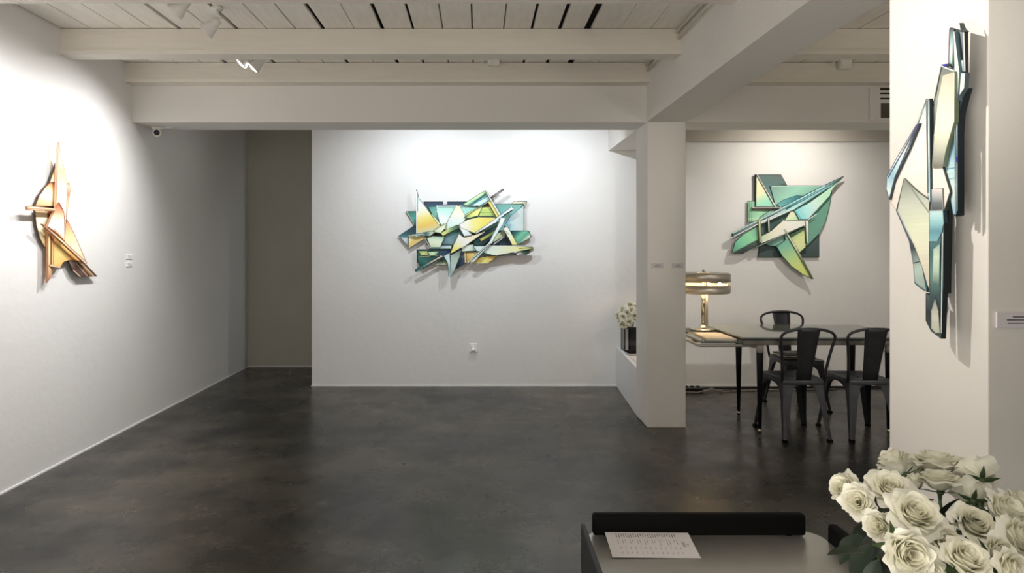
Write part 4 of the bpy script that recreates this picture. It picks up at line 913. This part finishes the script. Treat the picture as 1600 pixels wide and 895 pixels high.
# ------------------------------------------------------------------ foreground trolley with price list and roses
TZ2 = 0.55
tr = thing('serving_trolley', 'low metal-topped trolley with black lip and side panels in the foreground', 'trolley', (0.7, 1.5, 0))
def rrect(x0, x1, y0, y1, r, z):
    pts = []
    for (cx, cy, a0) in ((x1-r, y1-r, 0), (x0+r, y1-r, 90), (x0+r, y0+r, 180), (x1-r, y0+r, 270)):
        for j in range(7):
            an = math.radians(a0+j*15); pts.append((cx+r*math.cos(an), cy+r*math.sin(an), z))
    return pts
obj('top', MB().prism(rrect(0.334, 1.072, 0.72, 2.036, 0.06, TZ2-0.02), (0, 0, 0.02)), M_cart, tr, bevel=0.003)
obj('back_lip', MB().box(0.356, 1.020, 1.99, 2.022, TZ2+0.003, TZ2+0.068), M_blackrub, tr, bevel=0.009)
obj('lip_post', MB().box(0.39, 0.41, 2.0, 2.012, TZ2-0.005, TZ2+0.01).box(0.96, 0.98, 2.0, 2.012, TZ2-0.005, TZ2+0.01), M_black, tr)
obj('left_side_panel', MB().hexa([(0.315, 0.74, 0.14), (0.333, 0.74, 0.14), (0.333, 1.975, 0.14), (0.315, 1.975, 0.14)],
                            [(0.300, 0.74, TZ2+0.05), (0.318, 0.74, TZ2+0.05), (0.328, 1.975, TZ2+0.05), (0.315, 1.975, TZ2+0.05)]), M_side, tr, bevel=0.004)
obj('right_side_panel', MB().box(1.073, 1.103, 0.74, 1.972, 0.14, TZ2+0.052), M_blackrub, tr, bevel=0.009)
obj('shelf', MB().box(0.334, 1.072, 0.76, 1.97, 0.20, 0.22), M_side, tr)
for (x, y) in ((0.35, 0.78), (0.35, 1.94), (1.056, 0.78), (1.056, 1.94)):
    lg = obj('leg', MB().tube([(x, y, 0.07), (x, y, TZ2-0.02)], 0.014, 12), M_black, tr)
    obj('caster', MB().lathe([(0, -0.012), (0.03, -0.012), (0.035, 0), (0.03, 0.012), (0, 0.012)], 16, (x, y, 0.035), Matrix.Rotation(math.radians(90), 3, 'Y')), M_blackrub, lg)

# price list leaning on the lip
q = [P(945, 832, 1.982), P(1075, 833, 1.982), P(1095, 872, 1.853), P(957, 870.5, 1.853)]
t = thing('price_list', 'white printed sheet lying on the trolley against its black lip', 'paper', tuple(q[3]))
up_ = Vector((0, 0.08, 1)).normalized()*0.0015
obj('sheet', MB().hexa([v for v in (q[3], q[2], q[1], q[0])], [v+up_ for v in (q[3], q[2], q[1], q[0])]), M_paper, t)
def onp(u, v):   # u along the long side, v from the lip to the viewer
    return q[0].lerp(q[1], u).lerp(q[3].lerp(q[2], u), v) + up_*1.25
m = MB(); m2 = MB()
def stroke(mm, u, v0, v1, w=0.006):
    mm.add([onp(u, v0), onp(u+w, v0), onp(u+w, v1), onp(u, v1)], [(0, 1, 2, 3)])
for i in range(25):
    u = 0.12+i*0.0288
    stroke(m, u, 0.05, 0.16+random.uniform(0, 0.09), 0.010)
    if i % 3 != 1: stroke(m2, u, 0.30, 0.38+random.uniform(0, 0.18))
    if i % 2 == 0: stroke(m2, u+.01, 0.60, 0.70); stroke(m2, u+.01, 0.80, 0.86+random.uniform(0, 0.05))
for i in range(3): stroke(m2, 0.865+i*0.012, 0.38, 0.60)
stroke(m, 0.92, 0.46, 0.53, 0.014)
m.add(m2.v, m2.f); obj('printed_lines', m, M_inkm, t, recalc=False)

# near bouquet
VC = Vector((0.905, 1.24, TZ2))
t = thing('flower_vase', 'square black glass vase holding the near roses on the trolley', 'vase', VC)
m = MB(); w = 0.085; hgt = 0.25
m.box(VC.x-w, VC.x+w, VC.y-w, VC.y+w, TZ2+0.0005, TZ2+0.012)
for a in ((VC.x-w, VC.x-w+0.006, VC.y-w, VC.y+w), (VC.x+w-0.006, VC.x+w, VC.y-w, VC.y+w), (VC.x-w+.006, VC.x+w-.006, VC.y-w, VC.y-w+0.006), (VC.x-w+.006, VC.x+w-.006, VC.y+w-0.006, VC.y+w)):
    m.box(*a, TZ2+0.012, TZ2+hgt)
obj('body', m, M_vase, t)
obj('water', MB().box(VC.x-w+.007, VC.x+w-.007, VC.y-w+.007, VC.y+w-.007, TZ2+0.013, TZ2+0.17), M_vasein, t)
G = 'white roses in the near vase'
RO = [ # px, py, depth, apparent diameter px, axis, variant, leaves, label
 (1321, 762, 1.30, 46, (-.75, -.25, .55), 2, 1, 'leftmost white rose of the near bouquet'),
 (1341, 784, 1.24, 50, (-.55, -.65, .35), 0, 1, 'white rose just below and right of the leftmost rose, facing left'),
 (1391, 764, 1.24, 68, (-.2, -.5, .80), 1, 1, 'wide open white rose above the big central rose, upper left of bouquet'),
 (1400, 725, 1.42, 46, (-.45, .35, .80), 4, 0, 'half open white rose at the top left, a dark sepal on its right'),
 (1430, 727, 1.46, 42, (.1, .4, .9), 2, 0, 'pale rose mostly hidden between the two topmost roses'),
 (1463, 725, 1.42, 62, (.05, .1, 1.0), 0, 0, 'broad white rose at the very top of the near bouquet'),
 (1467, 752, 1.35, 64, (.05, .25, 1.0), 1, 1, 'flat open rose seen edge on, under the topmost rose'),
 (1431, 753, 1.38, 26, (-.1, .1, 1.0), 4, 0, 'small white bud between two open roses near the top'),
 (1527, 741, 1.36, 58, (.30, .90, .25), 3, 0, 'rose turned away showing its green star of sepals'),
 (1500, 735, 1.42, 46, (.1, .7, .7), 2, 0, 'pale rose behind the one showing its sepals, upper right'),
 (1517, 772, 1.32, 54, (.4, .80, .35), 0, 1, 'rose facing away below the green star of sepals'),
 (1429, 804, 1.10, 82, (-.05, -.6, .80), 1, 1, 'largest wide open white rose, centre left of the near bouquet'),
 (1376, 822, 1.16, 46, (-.80, -.50, .25), 2, 2, 'small rose tucked left under the largest rose'),
 (1417, 862, 1.02, 70, (-.15, -.95, .20), 4, 1, 'tall half closed rose directly beneath the largest rose'),
 (1472, 846, 1.08, 56, (.0, -.90, .45), 3, 1, 'rose with swirled centre right of the half closed rose'),
 (1521, 822, 1.12, 66, (.0, -.6, .8), 0, 1, 'open rose with peach centre right of the dark gap'),
 (1568, 800, 1.15, 58, (.45, -.6, .65), 2, 1, 'rose with upright petals at right, beside the pillar corner'),
 (1596, 792, 1.20, 60, (.6, -.3, .75), 0, 0, 'rose at the right edge of the picture, highest there'),
 (1588, 840, 1.06, 68, (.5, -.75, .45), 1, 1, 'large rose at the right edge, below the highest one there'),
 (1559, 862, 1.04, 48, (.2, -.90, .45), 2, 0, 'small rose with yellow centre near the lower right corner'),
 (1508, 876, 1.0, 72, (.0, -.6, .8), 3, 1, 'open rose with dark golden centre at the bottom of the picture'),
 (1578, 890, 0.98, 62, (.3, -.85, .4), 0, 0, 'rose in the lower right corner cut by the picture edge'),
 (1447, 890, 1.02, 48, (-.05, -.9, .1), 4, 0, 'rose at the bottom edge between half closed and golden centred roses'),
]
for i, (px, py, Y, dpx, ax, var, lv, lb) in enumerate(RO):
    c = P(px, py, Y)
    rose(c, dpx*Y/F, ax, (VC.x+0.045*math.cos(i*2.4), VC.y+0.045*math.sin(i*2.4), TZ2+0.02), var, lb, G, leaves=lv, spin=i*1.3)
# foliage in the gap and hanging at the left
t = thing('leafy_sprig', 'dark green leafy sprigs filling the gaps among the near roses', 'greenery', (VC.x, VC.y, TZ2+0.02))
for k in range(4):
    obj('stem', MB().tube([(VC.x+0.02*math.cos(k*1.6), VC.y+0.02*math.sin(k*1.6), TZ2+0.02), (VC.x+0.05*math.cos(k*1.6), VC.y+0.05*math.sin(k*1.6), TZ2+0.25), (VC.x+0.09*math.cos(k*1.6), VC.y+0.09*math.sin(k*1.6), TZ2+0.33)], 0.0025, 6), M_stem, t)
LV = [(1345, 835, 1.2, (-.7, -.3, -.4), .07), (1362, 850, 1.15, (-.6, -.2, -.6), .075), (1350, 862, 1.12, (-.9, .1, .05), .06), (1385, 795, 1.2, (-.4, .2, -.5), .06), (1372, 875, 1.1, (-.3, -.1, -.8), .07),
      (1478, 800, 1.25, (.2, .3, -.1), .045), (1500, 795, 1.24, (.5, .2, -.2), .045), (1488, 806, 1.2, (-.3, .4, -.2), .04), (1510, 803, 1.2, (.6, .1, -.1), .04), (1470, 812, 1.2, (.1, -.2, .6), .06),
      (1530, 795, 1.25, (.5, .3, -.1), .045), (1455, 782, 1.27, (.1, .5, -.1), .045), (1480, 818, 1.13, (.4, -.3, .3), .05), (1400, 835, 1.14, (-.6, .1, -.5), .065), (1420, 780, 1.28, (-.2, .3, .2), .06)]
for i, (px, py, Y, d, sc) in enumerate(LV):
    place('leaf', LEAF, t, P(px, py, Y), Vector(d).normalized().to_track_quat('Y', 'Z'), sc)

# ------------------------------------------------------------------ lights
def spot(name, loc, aim, power, size, blend=0.6, radius=0.04, col=(1, 0.97, 0.93)):
    l = bpy.data.lights.new(name, 'SPOT'); l.energy = power; l.spot_size = math.radians(size); l.spot_blend = blend
    l.shadow_soft_size = radius; l.color = col
    o = bpy.data.objects.new(name, l); COL.objects.link(o); o.location = loc
    o.rotation_euler = (Vector(aim)-Vector(loc)).to_track_quat('-Z', 'Y').to_euler()
    return o
def area(name, loc, aim, power, sx, sy, col=(1, 0.95, 0.88)):
    l = bpy.data.lights.new(name, 'AREA'); l.energy = power; l.shape = 'RECTANGLE'; l.size = sx; l.size_y = sy; l.color = col
    o = bpy.data.objects.new(name, l); COL.objects.link(o); o.location = loc
    o.rotation_euler = (Vector(aim)-Vector(loc)).to_track_quat('-Z', 'Y').to_euler()
    return o
W0 = (1, 0.98, 0.96); WC = (0.89, 0.95, 1.0); WW = (1, 0.93, 0.83)
def front(p, a, e=0.05):
    p = Vector(p); return p+(Vector(a)-p).normalized()*e
LA = front((-1.66, 3.53, 2.765), (-2.43, 3.53, 2.10)); LB = front((-1.655, 3.92, 2.79), (-2.42, 3.92, 2.15), 0.06)
LC = front((-1.735, 4.72, 2.825), (-2.435, 4.60, 2.125), 0.06); LD = front((-1.655, 4.74, 2.80), (-2.355, 4.62, 2.10), 0.14)
spot('spot_left_a', LA, (-2.81, 3.2, 1.35), 64, 112, 1.0, 0.03, col=W0)
spot('spot_left_b', LB, (-2.81, 3.75, 1.35), 56, 110, 1.0, 0.03, col=W0)
spot('spot_left_c', LC, (-2.81, 4.4, 1.4), 78, 106, 1.0, 0.025, col=W0)
spot('spot_left_d', LD, (-2.81, 4.25, 1.4), 30, 104, 1.0, 0.025, col=W0)
spot('spot_back_a', (-0.55, 5.60, 2.66), (-0.5, 6.71, 1.75), 52, 138, 1.0, 0.02, col=WC)
spot('spot_back_b', (0.75, 5.60, 2.66), (0.68, 6.71, 1.75), 56, 138, 1.0, 0.02, col=WC)
spot('spot_right', (3.25, 5.76, 2.67), (3.2, 6.71, 1.8), 48, 128, 1.0, 0.03, col=WW)
spot('spot_pillar', (0.15, 1.84, 2.42), (1.36, 1.90, 1.85), 70, 80, 1.0, 0.02, col=WW)
spot('spot_table', (2.5, 2.4, 2.70), (3.15, 6.71, 0.5), 110, 42, 0.6, 0.05, col=WW)
spot('spot_roses', (0.2, 0.15, 2.70), (0.92, 1.2, 0.95), 36, 34, 1.0, 0.06, col=WW)  # added spot above the camera to brighten the roses
area('front_fill', (-0.3, -2.6, 1.9), (0, 5, 2.3), 32, 2.0, 1.2, col=(1, 0.95, 0.87))  # added frontal fill behind the camera, lifts header and walls
spot('fill_far_pillar', (0.9, -2.5, 2.3), (1.42, 5.2, 1.75), 330, 13.5, 1.0, 0.2, col=(1, 0.95, 0.86))  # unseen spot added only to lift the front of the far pillar
area('fill_down_rear', (-0.6, 0.2, 2.72), (-0.6, 0.2, 0), 4, 3.0, 2.0, col=(1, 0.93, 0.83))  # added ambient fill pointing down, no actual fixture
area('fill_up_rear', (-0.6, 0.6, 0.9), (-0.6, 1.8, 2.9), 32, 2.0, 1.0, col=(1, 0.93, 0.83))  # added upward fill, stands in for light bounced onto the ceiling
area('fill_up_right', (3.7, 2.0, 1.2), (3.2, 3.6, 2.9), 12, 1.0, 0.8, col=(1, 0.92, 0.80))  # unseen upward fill added to brighten the right-hand ceiling and header
area('fill_down_right', (3.3, 3.4, 2.72), (3.3, 3.4, 0), 0.6, 1.2, 1.2, col=(1, 0.9, 0.78))  # weak ambient fill added over the right room, not a fixture
pl = bpy.data.lights.new('lamp_bulb_light', 'POINT'); pl.energy = 8; pl.color = (1, 0.72, 0.40); pl.shadow_soft_size = 0.03
po = bpy.data.objects.new('lamp_bulb_light', pl); COL.objects.link(po); po.location = (LXc, LYc, LZ+0.47)
po2 = bpy.data.objects.new('lamp_bulb_light', pl.copy()); COL.objects.link(po2); po2.location = (LXc, LYc-0.06, LZ+0.40); po2.data.energy = 2.2

W = bpy.data.worlds.new('world'); S.world = W; W.use_nodes = True
W.node_tree.nodes['Background'].inputs['Color'].default_value = (0.9, 0.92, 1, 1)
W.node_tree.nodes['Background'].inputs['Strength'].default_value = 0.05

# ------------------------------------------------------------------ camera
cam = bpy.data.cameras.new('camera'); cam.sensor_width = 36; cam.lens = F/1600*36
cam.shift_x = (800-CX)/1600; cam.shift_y = -(447.5-CY)/1600; cam.clip_start = 0.05
co = bpy.data.objects.new('camera', cam); COL.objects.link(co); co.location = (0, 0, EYE); co.rotation_euler = (math.radians(90), 0, 0)
S.camera = co
S.view_settings.view_transform = 'Standard'; S.view_settings.look = 'None'; S.view_settings.exposure = 0.12; S.view_settings.gamma = 1
S.cycles.use_denoising = True; S.cycles.max_bounces = 8; S.cycles.diffuse_bounces = 6; S.cycles.sample_clamp_indirect = 6
